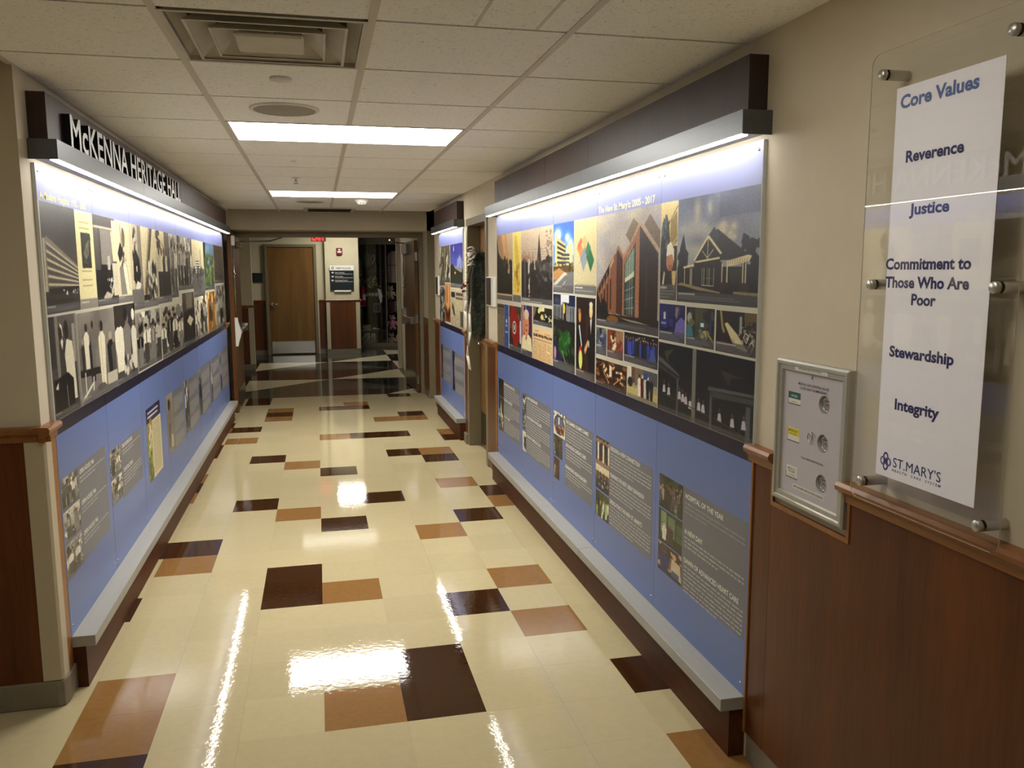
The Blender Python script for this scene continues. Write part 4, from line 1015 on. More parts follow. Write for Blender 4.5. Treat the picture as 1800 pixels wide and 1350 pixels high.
def a_yard(p):
    p.grad((26, 40, 66), (26, 28, 26)); p.rect(.0, .62, 1, .88, (120, 124, 126)).rect(.0, .86, 1, 1, (30, 46, 76)).poly([(.36, .86), (.36, 1), (.74, 1), (.74, .9)], (196, 198, 200)); p.poly([(.0, .9), (.1, .97), (.34, .94), (.34, .86)], (60, 66, 80))
    for u in (.05, .12, .22, .3, .4, .52, .62, .8, .9): p.rect(u, .64, u + .035, .84, (34, 34, 38))
    p.rect(.44, .5, .66, .9, (40, 36, 34)).rect(.46, .5, .49, .9, (180, 176, 166)).rect(.62, .45, .65, .88, (170, 168, 160)).ell(.52, .82, .05, .07, (190, 170, 80)); p.rect(0, .44, 1, .66, (44, 40, 42)); p.line((0, .7), (1, .62), .02, (20, 20, 22))
    p.blot(0, .1, 1, .5, 120, .06, [(30, 40, 28), (44, 58, 38), (24, 26, 24), (60, 74, 50)], 1); p.blot(.3, .22, .75, .5, 60, .06, [(46, 96, 46), (60, 116, 54), (34, 76, 36)], .8); p.poly([(0, .1), (0, .45), (.5, .1)], (40, 38, 72)).ell(.1, .2, .06, .09, (170, 130, 130)).line((.42, .26), (.62, .08), .03, (150, 146, 136)); p.noise(6); p.caption(.11, .75, 3, .22)
photo('R', 1.912, 1.470, 1.107, 1.546, a_yard)
def a_men(p):
    p.grad((44, 30, 24), (58, 36, 26)); p.mottle(5, 5); p.rect(.5, .1, .8, .8, (64, 40, 28))
    p.poly([(0, .12), (.02, .55), (.16, .66), (.32, .62), (.42, .40), (.36, .12)], (20, 20, 22)).poly([(.14, .64), (.2, .66), (.33, .4), (.3, .36)], (196, 200, 206)).ell(.2, .76, .07, .075, (186, 134, 86)).ell(.18, .83, .07, .03, (150, 110, 84))
    p.poly([(.68, .1), (.62, .5), (.72, .74), (.88, .78), (1, .7), (1, .1)], (22, 20, 22)).poly([(.74, .74), (.84, .76), (.78, .55)], (190, 188, 184)).ell(.78, .84, .09, .085, (204, 186, 134)).ell(.78, .92, .09, .035, (206, 200, 176)).poly([(.44, .36), (.64, .5), (.66, .44), (.5, .3)], (190, 150, 110)).rect(.66, .4, .70, .48, (210, 208, 200))
    p.ell(.26, .26, .14, .13, (30, 60, 34)).ell(.24, .27, .10, .12, (170, 44, 34)).ell(.25, .22, .10, .12, (196, 200, 110)); p.noise(4); p.caption(.10, .75, 4, .4)
photo('R', 1.448, 1.122, 1.107, 1.542, a_men)
def a_group(p):
    p.grad((190, 172, 146), (160, 146, 128), .45, 1); p.rect(0, 0, 1, .45, (48, 46, 46)); p.rect(.35, .6, .8, .76, (172, 160, 138))
    for k in range(4): p.rect(.35, .61 + .035 * k, .8, .618 + .035 * k, (130, 122, 108))
    p.poly([(.53, .5), (.60, .93), (.68, .5)], (70, 54, 48)); p.blot(.8, .55, 1, .95, 60, .02, [(120, 104, 90), (140, 124, 104)]); p.poly([(.5, .5), (1, .62), (1, .3), (.5, .3)], (78, 76, 74)); p.blot(.5, .3, 1, .58, 40, .06, [(70, 68, 66), (96, 92, 88), (54, 52, 52)])
    for u, c, hh in ((.03, (56, 52, 52), .6), (.09, (40, 36, 38), .64), (.16, (52, 50, 52), .62), (.22, (34, 32, 34), .58), (.27, (176, 170, 160), .62), (.33, (60, 54, 52), .56), (.4, (56, 44, 40), .6), (.13, (80, 76, 74), .56)): p.person(u, .08, hh, .075, (150, 112, 90), c)
    p.blot(.2, .08, 1, .42, 160, .03, [(46, 44, 44), (60, 58, 56), (36, 34, 34)]); p.noise(7); p.rect(0, 0, 1, .07, (104, 102, 102), .85).rect(.02, .035, .3, .05, (180, 178, 170)).rect(.02, .012, .7, .022, (160, 158, 152))
photo('R', 2.720, 1.932, 1.472, 1.957, a_group)
def a_dusk(p):
    p.grad((150, 120, 92), (196, 168, 126)); p.poly([(.3, 1), (.55, 1), (.75, .6), (.6, .5), (.45, .7)], (214, 162, 104), .8).poly([(.6, 1), (1, 1), (1, .5), (.8, .5)], (196, 178, 140), .7); p.poly([(0, .1), (0, .97), (.12, .72), (.3, .64), (.42, .48), (.6, .44), (.8, .40), (1, .46), (1, .1)], (30, 26, 24)); p.blot(0, .4, 1, .6, 60, .05, [(28, 24, 22), (40, 34, 30)], 1.6); p.blot(.2, .15, .9, .4, 30, .02, [(70, 62, 54)], 2); p.noise(5); p.rect(0, 0, 1, .07, (96, 94, 92))
photo('R', 3.532, 3.004, 1.463, 1.957, a_dusk)
def a_yellowmap(p):
    p.grad((218, 196, 112), (206, 186, 120)); p.rect(.12, .16, .7, .95, (222, 202, 110)); p.poly([(.2, .95), (.55, .95), (.6, .85), (.75, .6), (.85, .4), (.75, .16), (.4, .12), (.15, .25), (.3, .5)], (206, 176, 70)); p.blot(.2, .15, .8, .55, 40, .06, [(196, 160, 60), (120, 96, 50), (214, 190, 90)], 1); p.noise(5); p.rect(0, 0, 1, .10, (110, 108, 102))
photo('R', 2.984, 2.740, 1.463, 1.957, a_yellowmap)
def a_news(p):
    p.grad((132, 118, 96), (120, 108, 90)); p.rect(.02, .9, .6, .98, (60, 54, 46), .8).rect(.02, .82, .6, .87, (80, 70, 60), .8).rect(.02, .76, .6, .79, (80, 70, 60), .7); p.blot(.02, .12, .62, .74, 160, .03, [(96, 84, 68), (140, 126, 104)], .4); p.rect(.66, .0, 1, 1, (60, 88, 148)); p.ell(.83, .62, .06, .05, (200, 206, 216)).rect(.75, .5, .9, .53, (190, 196, 210)).rect(.72, .34, .94, .38, (150, 160, 190)); p.noise(6); p.rect(0, 0, .66, .08, (110, 108, 100), .7)
photo('R', 3.530, 3.132, 1.107, 1.430, a_news)
def a_balloon(p):
    p.grad((60, 56, 40), (50, 46, 40)); p.blot(0, .3, 1, 1, 40, .1, [(72, 70, 44), (44, 40, 34), (110, 96, 70)]); p.poly([(.1, 1), (.5, 1), (.95, .6), (.95, .35), (.65, .1), (.4, .12), (.12, .5)], (140, 32, 32)); p.ell(.45, .52, .16, .15, (214, 206, 196)).ell(.45, .52, .12, .11, (30, 28, 30)).ell(.45, .52, .06, .07, (206, 200, 190)).rect(.88, .2, 1, .7, (180, 180, 184)); p.noise(6); p.caption(.12, .8, 1, .3)
photo('R', 3.110, 2.736, 1.107, 1.430, a_balloon)
def a_white_shirt(p):
    p.grad((52, 44, 70), (46, 34, 48)); p.rect(0, .2, .28, 1, (120, 34, 40)).rect(.1, .3, .2, 1, (180, 176, 190)).rect(.6, .3, .8, 1, (40, 60, 110)).rect(.85, .3, 1, 1, (100, 36, 44)); p.rect(.36, .5, .5, 1, (90, 110, 150)); p.ell(.47, .62, .24, .27, (190, 130, 92)).ell(.47, .82, .24, .1, (196, 176, 150)).rect(.35, .58, .6, .62, (120, 72, 52), .5).ell(.48, .5, .08, .03, (150, 80, 64)); p.poly([(0, .1), (.06, .34), (.34, .42), (.46, .3), (.62, .44), (.92, .36), (1, .1)], (206, 196, 158)); p.noise(6); p.caption(.11, .7, 2, .4)
photo('R', 2.724, 2.424, 1.107, 1.450, a_white_shirt)
def a_gala2(p):
    p.grad((44, 42, 34), (24, 24, 20)); p.poly([(0, .3), (0, 1), (.2, 1), (.1, .5)], (104, 100, 90)).poly([(.05, .3), (.3, .95), (.4, .9), (.12, .2)], (30, 28, 26)); p.blot(.3, .35, .6, .95, 16, .09, [(196, 186, 130), (176, 160, 110), (220, 214, 180)], 1.3); p.blot(.55, .3, 1, .7, 34, .035, [(210, 206, 190), (24, 22, 20), (170, 160, 120)], 1.4); p.noise(7); p.caption(.25, .85, 3, .3)
photo('R', 2.398, 1.938, 1.336, 1.452, a_gala2)
def a_news2(p):
    p.grad((206, 178, 136), (196, 166, 124)); p.rect(.02, .72, 1, .8, (52, 40, 30), .85); p.blot(.02, .71, 1, .81, 40, .02, [(206, 178, 136)], 1.2); p.rect(.02, .62, .98, .645, (110, 90, 64), .7).rect(.1, .88, .3, .9, (140, 116, 90)).rect(.6, .84, .9, .86, (140, 116, 90))
    for k in range(4): p.blot(.02 + k * .25, .04, .22 + k * .25, .56, 130, .018, [(150, 124, 92), (170, 142, 106)], .5)
    p.rect(.72, .3, .94, .36, (214, 192, 150)); p.noise(5)
photo('R', 2.398, 1.938, 1.107, 1.318, a_news2)
# small pictures of the lower row
def crowd(cols, heads=((170, 130, 100), (120, 90, 70)), bg=(40, 44, 36), n=40):
    def f(p):
        p.grad(bg, tuple(x * .8 for x in bg)); p.blot(0, .7, 1, 1, 20, .12, [tuple(x * .7 for x in bg), tuple(min(255, x * 1.5) for x in bg)])
        for _ in range(n):
            u = rng.random(); v = rng.uniform(0, .4); p.person(u, v, rng.uniform(.35, .5), .1, heads[rng.integers(len(heads))], cols[rng.integers(len(cols))])
        p.noise(8)
    return f
photo('R', .258, .022, .694, .836, crowd([(34, 34, 40), (90, 88, 84), (150, 146, 136), (60, 52, 44)], bg=(44, 50, 34), n=60))
def a_green(p):
    p.grad((52, 60, 40), (40, 40, 30)); p.rect(.1, .3, .35, .95, (120, 140, 110)).rect(.4, .3, .7, .9, (104, 124, 96)).rect(.75, .3, 1, .8, (78, 92, 70)).line((.38, .2), (.36, 1), .03, (30, 34, 26)).line((.1, .6), (1, .5), .02, (34, 38, 28)); p.person(.48, .05, .6, .3, (120, 84, 64), (70, 52, 40)).person(.25, .1, .5, .2, (190, 186, 170), (196, 196, 180)); p.noise(8)
photo('R', .258, .022, .546, .688, a_green)
def a_scrubs(p):
    p.grad((70, 52, 44), (60, 48, 44)); p.blot(0, .2, 1, 1, 40, .12, [(70, 72, 100), (120, 96, 72), (60, 44, 36), (170, 150, 120)]); p.person(.28, .0, .85, .4, (96, 66, 54), (58, 62, 104)).poly([(.55, .2), (.6, .7), (.95, .65), (1, .1)], (190, 176, 150)).ell(.7, .8, .08, .1, (190, 150, 120)); p.rect(.6, .1, .9, .3, (80, 96, 120)); p.noise(8)
photo('R', .258, .022, .418, .541, a_scrubs)
def a_court(p):
    p.grad((60, 44, 34), (140, 110, 80), 0, 1); p.rect(0, 0, 1, .25, (150, 118, 84))
    for k, u in enumerate(np.linspace(.05, .95, 8)): p.person(u, .12 + .04 * (k % 2), .8, .13, (190, 160, 130), [(30, 28, 28), (206, 200, 184), (40, 44, 50)][k % 3])
    p.noise(8)
photo('R', 1.090, .885, .696, .836, a_court)
def a_model(p):
    p.grad((206, 196, 160), (186, 170, 130)); p.rect(0, .5, .9, .72, (120, 84, 68)); p.rect(0, 0, 1, .5, (48, 44, 46)); p.blot(0, .1, .9, .55, 30, .07, [(110, 108, 116), (60, 56, 60), (150, 150, 150), (34, 32, 34)]);
    for u in (.15, .3, .5, .7, .85): p.line((u, .3), (u, .75), .04, (30, 28, 30))
    p.noise(8)
photo('R', 1.090, .842, .562, .690, a_model)
photo('R', 1.085, .862, .418, .552, crowd([(196, 196, 170), (150, 170, 110), (60, 60, 40)], bg=(50, 58, 34), n=22))
def a_oval(p):
    p.grad((206, 200, 180), (206, 200, 180)); p.blot(0, .82, 1, 1, 14, .05, [(50, 46, 44)]); p.ell(.5, .48, .46, .42, (34, 36, 44)).ell(.5, .5, .4, .36, (96, 104, 118)).rect(.42, .5, .52, .8, (214, 216, 214)); p.blot(.12, .14, .88, .5, 40, .08, [(120, 56, 34), (60, 34, 28), (176, 120, 80)]); p.noise(7)
photo('R', 1.892, 1.652, .696, .838, a_oval)
photo('R', 1.890, 1.706, .562, .690, crowd([(60, 60, 48), (90, 84, 60), (30, 32, 36), (150, 160, 190)], bg=(60, 56, 40), n=26))
photo('R', 1.888, 1.764, .422, .552, crowd([(110, 66, 40), (50, 34, 50), (60, 60, 90), (190, 180, 160)], bg=(60, 40, 34), n=20))
def a_bwstrip(p):
    p.grad((96, 96, 92), (60, 60, 60)); p.blot(0, 0, 1, 1, 70, .16, [tuple(c) for c in BW], .45); p.noise(10)
photo('R', 2.700, 2.597, .575, .832, a_bwstrip)
def a_vase(p):
    p.grad((206, 202, 176), (190, 186, 166)); p.rect(.2, .5, .5, .75, (52, 46, 44)).ell(.5, .35, .34, .22, (60, 48, 46)).rect(.45, .1, .6, .3, (50, 42, 40)); p.noise(7)
photo('R', 2.697, 2.485, .420, .562, a_vase)
def a_dkstrip(p):
    p.grad((34, 36, 40), (54, 54, 54)); p.rect(0, .64, 1, .66, (130, 128, 124)); p.poly([(.3, .35), (.5, .6), (.62, .35), (.4, .3)], (190, 186, 170)).line((.05, .4), (.6, .2), .1, (190, 186, 170)); p.blot(0, 0, 1, .32, 30, .14, [tuple(c) for c in BW], .5); p.noise(9)
photo('R', 3.500, 3.312, .425, .840, a_dkstrip)

# ------------------------------------------------------------------ second right mural
def q_sky(p):
    p.grad((44, 46, 120), (84, 92, 160), .5, 1); p.blot(.6, .5, 1, .68, 12, .08, [(130, 138, 186)]); p.poly([(0, .1), (0, .5), (.2, .56), (.4, .44), (.9, .34), (1, .5), (1, .1)], (44, 32, 32)); p.rect(0, .1, 1, .3, (46, 52, 40)).rect(.28, .84, .32, .95, (214, 214, 226)).ell(.4, .34, .06, .03, (196, 170, 110)); p.noise(6); p.caption(.1, .8, 2, .3)
photo('Q', 5.915, 5.125, 1.512, 1.957, q_sky)
def q_news(p):
    p.grad((176, 166, 136), (160, 150, 124)); p.rect(.05, .78, .36, .92, (34, 34, 52)).rect(.42, .84, .98, .92, (70, 62, 56), .8).rect(.42, .74, .98, .80, (90, 80, 70), .8); p.blot(.04, .05, .98, .68, 220, .03, [(130, 120, 100), (190, 180, 150)], .5); p.poly([(.1, .5), (.16, .66), (.28, .5), (.34, .3), (.26, .3)], (60, 58, 56)); p.rect(.76, .05, .98, .45, (84, 80, 74)); p.noise(6)
photo('Q', 5.915, 5.125, 1.107, 1.496, q_news)
def q_strip(p):
    p.grad((90, 88, 70), (40, 40, 38)); p.blot(0, .1, 1, 1, 50, .14, [(30, 30, 28), (190, 186, 160), (110, 104, 80), (60, 60, 56)], 1.2); p.noise(9); p.caption(.12, .8, 2)
photo('Q', 6.730, 6.34, 1.520, 1.957, q_strip); photo('Q', 6.32, 5.945, 1.560, 1.957, q_strip)
def q_arch(p):
    p.grad((190, 126, 70), (110, 60, 34)); p.poly([(.1, 1), (.1, .45), (.5, .3), (.9, .45), (.9, 1)], (204, 150, 96)).rect(.3, .5, .5, .95, (150, 96, 56)).poly([(0, .4), (.5, .2), (1, .4), (1, .25), (.5, .05), (0, .3)], (70, 34, 24)).poly([(0, .2), (.5, .0), (1, .2), (1, 0), (0, 0)], (120, 66, 40)); p.noise(7)
photo('Q', 6.32, 5.945, 1.13, 1.545, q_arch)
photo('Q', 6.730, 6.34, 1.107, 1.505, a_bwstrip)
photo('Q', 5.86, 5.70, .42, .84, crowd([(120, 50, 50), (30, 30, 36), (190, 186, 180)], bg=(50, 46, 50), n=16)); photo('Q', 6.70, 6.55, .45, .84, crowd([(120, 70, 60), (30, 30, 36), (190, 186, 180)], bg=(50, 46, 50), n=16))

# ------------------------------------------------------------------ left mural (black and white photographs)
def l_building(p):
    p.grad((54, 50, 48), (92, 86, 82), .25, 1); p.mottle(4, 5)
    p.poly([(.04, .16), (.05, .66), (.12, .70), (1, .44), (1, .2)], (130, 122, 106))
    for k in range(6):
        a = .63 - k * .075; b = .41 - k * .034; p.poly([(.1, a), (1, b), (1, b + .012), (.1, a + .022)], (188, 178, 150)); p.poly([(.1, a - .045), (1, b - .02), (1, b - .002), (.1, a - .002)], (78, 74, 70))
    for k in range(16): p.line((.12 + k * .055, .22), (.12 + k * .055, .66 - k * .016), .006, (150, 142, 124))
    p.rect(.02, .16, .07, .68, (176, 166, 140)); p.rect(0, .0, 1, .2, (62, 58, 56)).poly([(.1, .17), (1, .2), (1, .24), (.1, .23)], (40, 38, 38)); p.blot(.45, .17, 1, .21, 30, .018, [(190, 184, 170), (60, 58, 56)], .8); p.rect(0, .09, .8, .13, (52, 48, 46)); p.noise(5); p.caption(.08, .8, 2, .22)
photo('L', .574, 1.046, 1.523, 1.957, l_building)
def l_plan(p):
    p.grad((224, 212, 160), (206, 198, 156)); p.rect(.25, .42, .8, .78, (52, 54, 48)); p.poly([(.35, .56), (.5, .66), (.72, .72), (.66, .56), (.5, .5)], (118, 116, 100)); p.line((.35, .5), (.55, .46), .02, (160, 156, 136)).line((.3, .7), (.5, .76), .02, (110, 110, 96)); p.blot(.26, .43, .79, .77, 30, .03, [(64, 66, 58), (84, 84, 72)])
    for v in (.82, .38, .29, .23, .88): p.rect(.2, v, .78, v + .012, (130, 122, 96), .7)
    p.noise(3); p.rect(0, 0, 1, .1, (128, 124, 116), .9).rect(.05, .06, .5, .075, (190, 186, 170))
photo('L', 1.050, 1.340, 1.523, 1.957, l_plan)
def l_desk(p):
    p.grad((110, 104, 100), (60, 58, 56)); p.rect(0, .88, 1, 1, (92, 86, 84)).rect(0, .86, 1, .885, (190, 180, 158)).rect(.28, .4, .78, .85, (134, 128, 122)).line((.26, .85), (.26, .2), .04, (60, 56, 54)).line((.8, .85), (.84, .5), .05, (206, 196, 160)).rect(.84, .5, 1, .98, (206, 196, 164)); p.rect(0, .1, .55, .4, (34, 32, 32)).rect(.25, .12, .75, .46, (26, 26, 28)).rect(.55, .40, .68, .56, (176, 172, 160)); p.poly([(.3, .1), (.45, .16), (.6, .13), (.85, .3), (.9, .2), (.6, .06), (.3, .05)], (176, 170, 154)); p.blot(.5, .12, .8, .3, 16, .03, [(206, 202, 190), (40, 38, 38)]); p.rect(.78, .1, 1, .48, (190, 182, 160)); p.noise(6); p.caption(.08, .8, 2, .3)
photo('L', 1.343, 1.785, 1.523, 1.957, l_desk)
def l_nurse(p):
    p.grad((206, 196, 160), (196, 186, 156)); p.line((.35, .95), (.4, .7), .03, (60, 56, 52)).line((.48, .98), (.46, .6), .02, (90, 84, 76)); p.poly([(.1, .6), (.3, .74), (.55, .62), (.45, .5), (.2, .5)], (40, 38, 38)).ell(.55, .8, .12, .12, (110, 96, 84)); p.poly([(.3, .1), (.25, .5), (.5, .6), (.8, .5), (.95, .1)], (214, 206, 180)).poly([(.2, .1), (.16, .42), (.4, .5), (.62, .1)], (128, 124, 118)).line((.7, .5), (.85, .15), .02, (60, 56, 54)); p.blot(.3, .45, .7, .7, 18, .05, [(40, 38, 36), (190, 180, 156)]); p.noise(6); p.caption(.08, .8, 1, .4)
photo('L', 1.788, 2.115, 1.523, 1.957, l_nurse)
def l_dark_fig(p):
    p.grad((176, 166, 140), (120, 116, 108)); p.rect(0, 0, .25, 1, (190, 178, 148)).rect(.7, .3, 1, 1, (130, 122, 110)); p.poly([(.2, .35), (.25, .62), (.45, .72), (.75, .6), (.85, .42), (.6, .25)], (30, 28, 30)).ell(.45, .84, .13, .13, (84, 74, 66)).ell(.5, .48, .05, .04, (200, 190, 170)).blot(.25, .6, .6, .9, 16, .07, [(190, 180, 156), (50, 46, 44)]).poly([(.3, .25), (.5, .34), (.8, .3), (.6, .2)], (206, 200, 184)); p.rect(0, 0, 1, .24, (110, 108, 104)); p.noise(6); p.caption(.08, .7, 1)
photo('L', 2.118, 2.440, 1.470, 1.957, l_dark_fig)
def l_ladder(p):
    p.grad((206, 194, 156), (186, 176, 146)); p.poly([(.02, .2), (.55, 1), (.75, 1), (.2, .12)], (104, 96, 84)); p.line((.05, .2), (.6, 1), .05, (180, 168, 136)).line((.2, .15), (.78, 1), .05, (60, 56, 52)); 
    for k in range(12): p.line((.08 + k * .048, .24 + k * .068), (.2 + k * .05, .2 + k * .068), .02, (50, 46, 44))
    p.blot(.3, .1, 1, .5, 50, .07, [tuple(c) for c in BW], 1.4); p.rect(0, .08, .4, .16, (40, 38, 38)); p.noise(7); p.caption(.1, .8, 2)
photo('L', 2.443, 2.888, 1.470, 1.957, l_ladder)
def l_crew(p):
    p.grad((206, 192, 150), (150, 142, 124)); p.rect(.62, .1, 1, 1, (110, 104, 98)).blot(.05, .8, .3, .98, 14, .06, [(60, 56, 50)]); p.line((.2, .9), (.6, .78), .015, (50, 48, 46))
    for u, c in ((.2, (176, 170, 150)), (.38, (196, 188, 160)), (.55, (60, 58, 56)), (.72, (190, 182, 160)), (.88, (70, 66, 64))): p.person(u, .1, .68, .2, (84, 74, 66), c, (40, 38, 38))
    p.noise(8); p.caption(.1, .8, 2)
photo('L', 2.891, 3.425, 1.476, 1.957, l_crew)
def bwmix(n=5, bg=(120, 116, 104), seedc=0):
    def f(p):
        p.grad(tuple(min(255, x * 1.35) for x in bg), tuple(x * .8 for x in bg)); p.blot(0, .1, 1, 1, 30, .12, [tuple(c) for c in BW], 1.2); p.blot(0, .05, 1, .95, 60, .035, [tuple(c) for c in BW], 1.3)
        for k in range(n):
            u = (k + .5) / n + rng.uniform(-.04, .04); c = BW[rng.integers(5)]; hh = rng.uniform(.6, .82); w_ = min(.85 / n, .3); p.person(u, .08, hh, w_, (124, 108, 94), c, BW[rng.integers(3)], (44, 38, 36)); p.line((u, .08 + hh * .5), (u, .08 + hh * .8), w_ * .12, BW[rng.integers(5)])
        p.noise(9); p.caption(.09, .75, 1)
    return f
photo('L', 3.428, 3.740, 1.50, 1.957, bwmix(2))
photo('L', 3.745, 4.30, 1.545, 1.957, bwmix(4)); photo('L', 4.305, 4.52, 1.545, 1.957, bwmix(2, (60, 58, 56)))
def l_block(p):
    p.grad((206, 196, 162), (190, 180, 150), .5, 1); p.rect(0, 0, 1, .5, (104, 102, 100)).rect(.25, .42, .65, .66, (206, 200, 184))
    for k in range(5): p.rect(.28, .44 + .045 * k, .62, .46 + .045 * k, (70, 68, 66))
    p.line((.7, .4), (.72, .85), .03, (50, 48, 46)); p.blot(0, .38, 1, .5, 24, .06, [(50, 50, 48), (80, 78, 74)]); p.blot(.3, .15, .7, .4, 10, .07, [(60, 62, 66)]); p.noise(7); p.caption(.09, .7, 1)
photo('L', 4.525, 5.245, 1.468, 1.957, l_block)
def l_garden(p):
    p.grad((90, 120, 150), (70, 80, 60)); p.rect(0, .5, .22, 1, (40, 34, 34)).rect(.2, .55, .6, .95, (104, 130, 156)); p.blot(.1, .12, 1, .75, 110, .07, [(60, 84, 44), (90, 110, 60), (44, 56, 36), (130, 136, 90)]); p.noise(8); p.caption(.09, .8, 1)
photo('L', 5.255, 6.020, 1.512, 1.957, l_garden)
def l_darktree(p):
    p.grad((60, 56, 52), (44, 36, 32)); p.blot(0, .1, 1, 1, 90, .1, [(40, 36, 34), (70, 62, 56), (52, 40, 34)]); p.noise(7); p.caption(.09, .8, 1)
photo('L', 6.040, 6.895, 1.565, 1.957, l_darktree)
# lower row of photographs
def l_ward(p):
    p.grad((96, 92, 90), (70, 66, 64)); p.rect(.0, .5, .18, 1, (60, 58, 58)).rect(.2, .3, .3, 1, (130, 124, 112)).rect(.8, .5, .9, .9, (150, 144, 130)).rect(.92, 0, 1, 1, (130, 126, 118))
    p.poly([(.3, .2), (.3, .72), (.4, .8), (.52, .74), (.55, .2)], (70, 66, 64)).ell(.38, .84, .075, .085, (60, 48, 42)).poly([(.36, .93), (.44, .9), (.46, .8), (.44, .78), (.42, .86), (.36, .9)], (206, 200, 186)).poly([(.36, .74), (.42, .78), (.46, .74), (.41, .66)], (206, 200, 186)); p.poly([(.55, .12), (.48, .6), (.58, .76), (.78, .72), (.82, .5), (.85, .12)], (206, 200, 176)).ell(.58, .85, .085, .10, (48, 40, 38))
    p.poly([(.04, .06), (.06, .38), (.55, .42), (.74, .34), (.74, .08)], (22, 20, 22)).line((.5, .08), (.48, .3), .02, (160, 156, 146)).poly([(.08, .3), (.2, .36), (.18, .28)], (206, 200, 184)); p.noise(5); p.caption(.07, .6, 1, .2)
photo('L', .574, .958, 1.107, 1.513, l_ward)
def l_family(p):
    p.grad((128, 122, 114), (110, 106, 100)); p.mottle(8, 5)
    for u, v, h, w, b, hd in ((.10, .3, .42, .08, (60, 56, 56), (150, 140, 124)), (.2, .3, .58, .12, (206, 200, 178), (60, 50, 46)), (.32, .2, .56, .13, (44, 42, 44), (90, 78, 70)), (.36, .35, .55, .11, (110, 104, 100), (60, 50, 46)), (.6, .1, .78, .17, (206, 198, 172), (44, 38, 36)), (.85, .1, .62, .2, (36, 34, 36), (160, 150, 132)), (.94, .15, .5, .14, (84, 80, 78), (130, 120, 108))): p.person(u, v, h, w, hd, b)
    p.poly([(0, .38), (.5, .34), (.52, .26), (0, .3)], (46, 42, 42)).line((.12, .12), (.12, .34), .02, (206, 200, 184)).line((.3, .1), (.32, .26), .03, (196, 190, 172)).ell(.52, .1, .12, .04, (90, 86, 84)).rect(.7, .08, 1, .22, (176, 170, 154)); p.poly([(0, .06), (.3, .2), (.3, .17), (.02, .02)], (206, 200, 184)); p.noise(5); p.caption(.07, .6, 1, .2)
photo('L', .964, 1.636, 1.107, 1.508, l_family)
def l_pair(p):
    p.grad((52, 50, 50), (80, 78, 76)); p.rect(.5, .5, .8, 1, (60, 58, 58)).person(.2, .15, .7, .4, (190, 180, 160), (206, 200, 180)); p.ell(.2, .82, .12, .1, (60, 52, 48)).person(.55, .1, .78, .34, (120, 108, 96), (120, 116, 110)).ell(.5, .88, .1, .1, (40, 36, 36)).person(.88, .1, .72, .24, (110, 96, 86), (196, 190, 172)).ell(.88, .85, .08, .08, (214, 208, 190)); p.blot(.3, .1, .8, .3, 14, .06, [(190, 184, 170), (60, 58, 58)]); p.noise(6); p.caption(.07, .6, 1, .2)
photo('L', 1.640, 2.142, 1.107, 1.513, l_pair)
photo('L', 2.155, 2.905, 1.115, 1.452, bwmix(4, (104, 100, 92))); photo('L', 2.925, 3.865, 1.109, 1.45, bwmix(4, (130, 124, 110)))
def l_book(p):
    p.grad((84, 78, 70), (38, 36, 36)); p.rect(.3, .7, .8, 1, (120, 112, 100)).poly([(.1, .1), (.1, .66), (.9, .66), (.95, .1)], (36, 34, 34)).poly([(.3, .46), (.55, .56), (.85, .46), (.58, .34)], (190, 180, 154)); p.ell(.5, .22, .28, .12, (60, 58, 58)).ell(.5, .22, .2, .08, (34, 32, 32)); p.noise(6); p.caption(.08, .7, 1)
photo('L', 3.872, 4.505, 1.107, 1.520, l_book)
photo('L', 4.520, 4.79, 1.107, 1.44, bwmix(2, (150, 142, 124))); photo('L', 4.80, 5.32, 1.107, 1.47, bwmix(2, (190, 180, 150)))
photo('L', 5.33, 6.01, 1.107, 1.49, crowd([(190, 150, 90), (110, 70, 44), (60, 50, 44)], bg=(150, 116, 74), n=14)); photo('L', 6.03, 6.895, 1.107, 1.54, bwmix(3, (84, 80, 76)))
# small left pictures
photo('L', .574, .806, .736, .868, bwmix(5, (80, 78, 74))); photo('L', .574, .806, .602, .732, bwmix(2, (150, 146, 130))); photo('L', .574, .800, .452, .596, bwmix(2, (110, 106, 96)))
photo('L', 1.356, 1.590, .672, .812, bwmix(2, (110, 106, 98))); photo('L', 1.356, 1.590, .540, .666, bwmix(4, (150, 144, 128)))
def l_card(p):
    p.grad((206, 196, 160), (196, 186, 150)); p.rect(0, .80, 1, 1, (30, 28, 74)).rect(.1, .92, .85, .945, (196, 196, 206)).rect(.1, .86, .8, .885, (196, 196, 206)); p.rect(0, 0, .3, .8, (120, 130, 70)); p.blot(0, .0, .3, .5, 26, .09, [(90, 104, 40), (150, 150, 60), (60, 70, 40)]); p.blot(0, .5, .3, .78, 12, .1, [(190, 196, 170), (150, 120, 70)])
    for k in range(22): p.rect(.38, .06 + k * .033, .92, .072 + k * .033, (120, 112, 90), .75)
    p.noise(4)
photo('L', 2.262, 2.712, .43, .874, l_card)
def l_portrait(p):
    p.grad((150, 142, 124), (110, 104, 94)); p.person(.45, .0, .9, .7, (54, 48, 44), (120, 114, 104)); p.ell(.42, .82, .16, .1, (44, 38, 36)).poly([(.2, .1), (.3, .5), (.5, .5), (.4, .1)], (60, 56, 54)).poly([(.5, .08), (.6, .3), (.9, .25), (.9, .05)], (176, 168, 148)); p.noise(7)
photo('L', 2.926, 3.183, .455, .858, l_portrait)
for a, b, z0 in ((3.715, 3.93, .452), (4.497, 4.675, .455), (5.29, 5.44, .45), (6.09, 6.22, .45)): photo('L', a, b, z0, .852, bwmix(3, (96, 92, 86)))

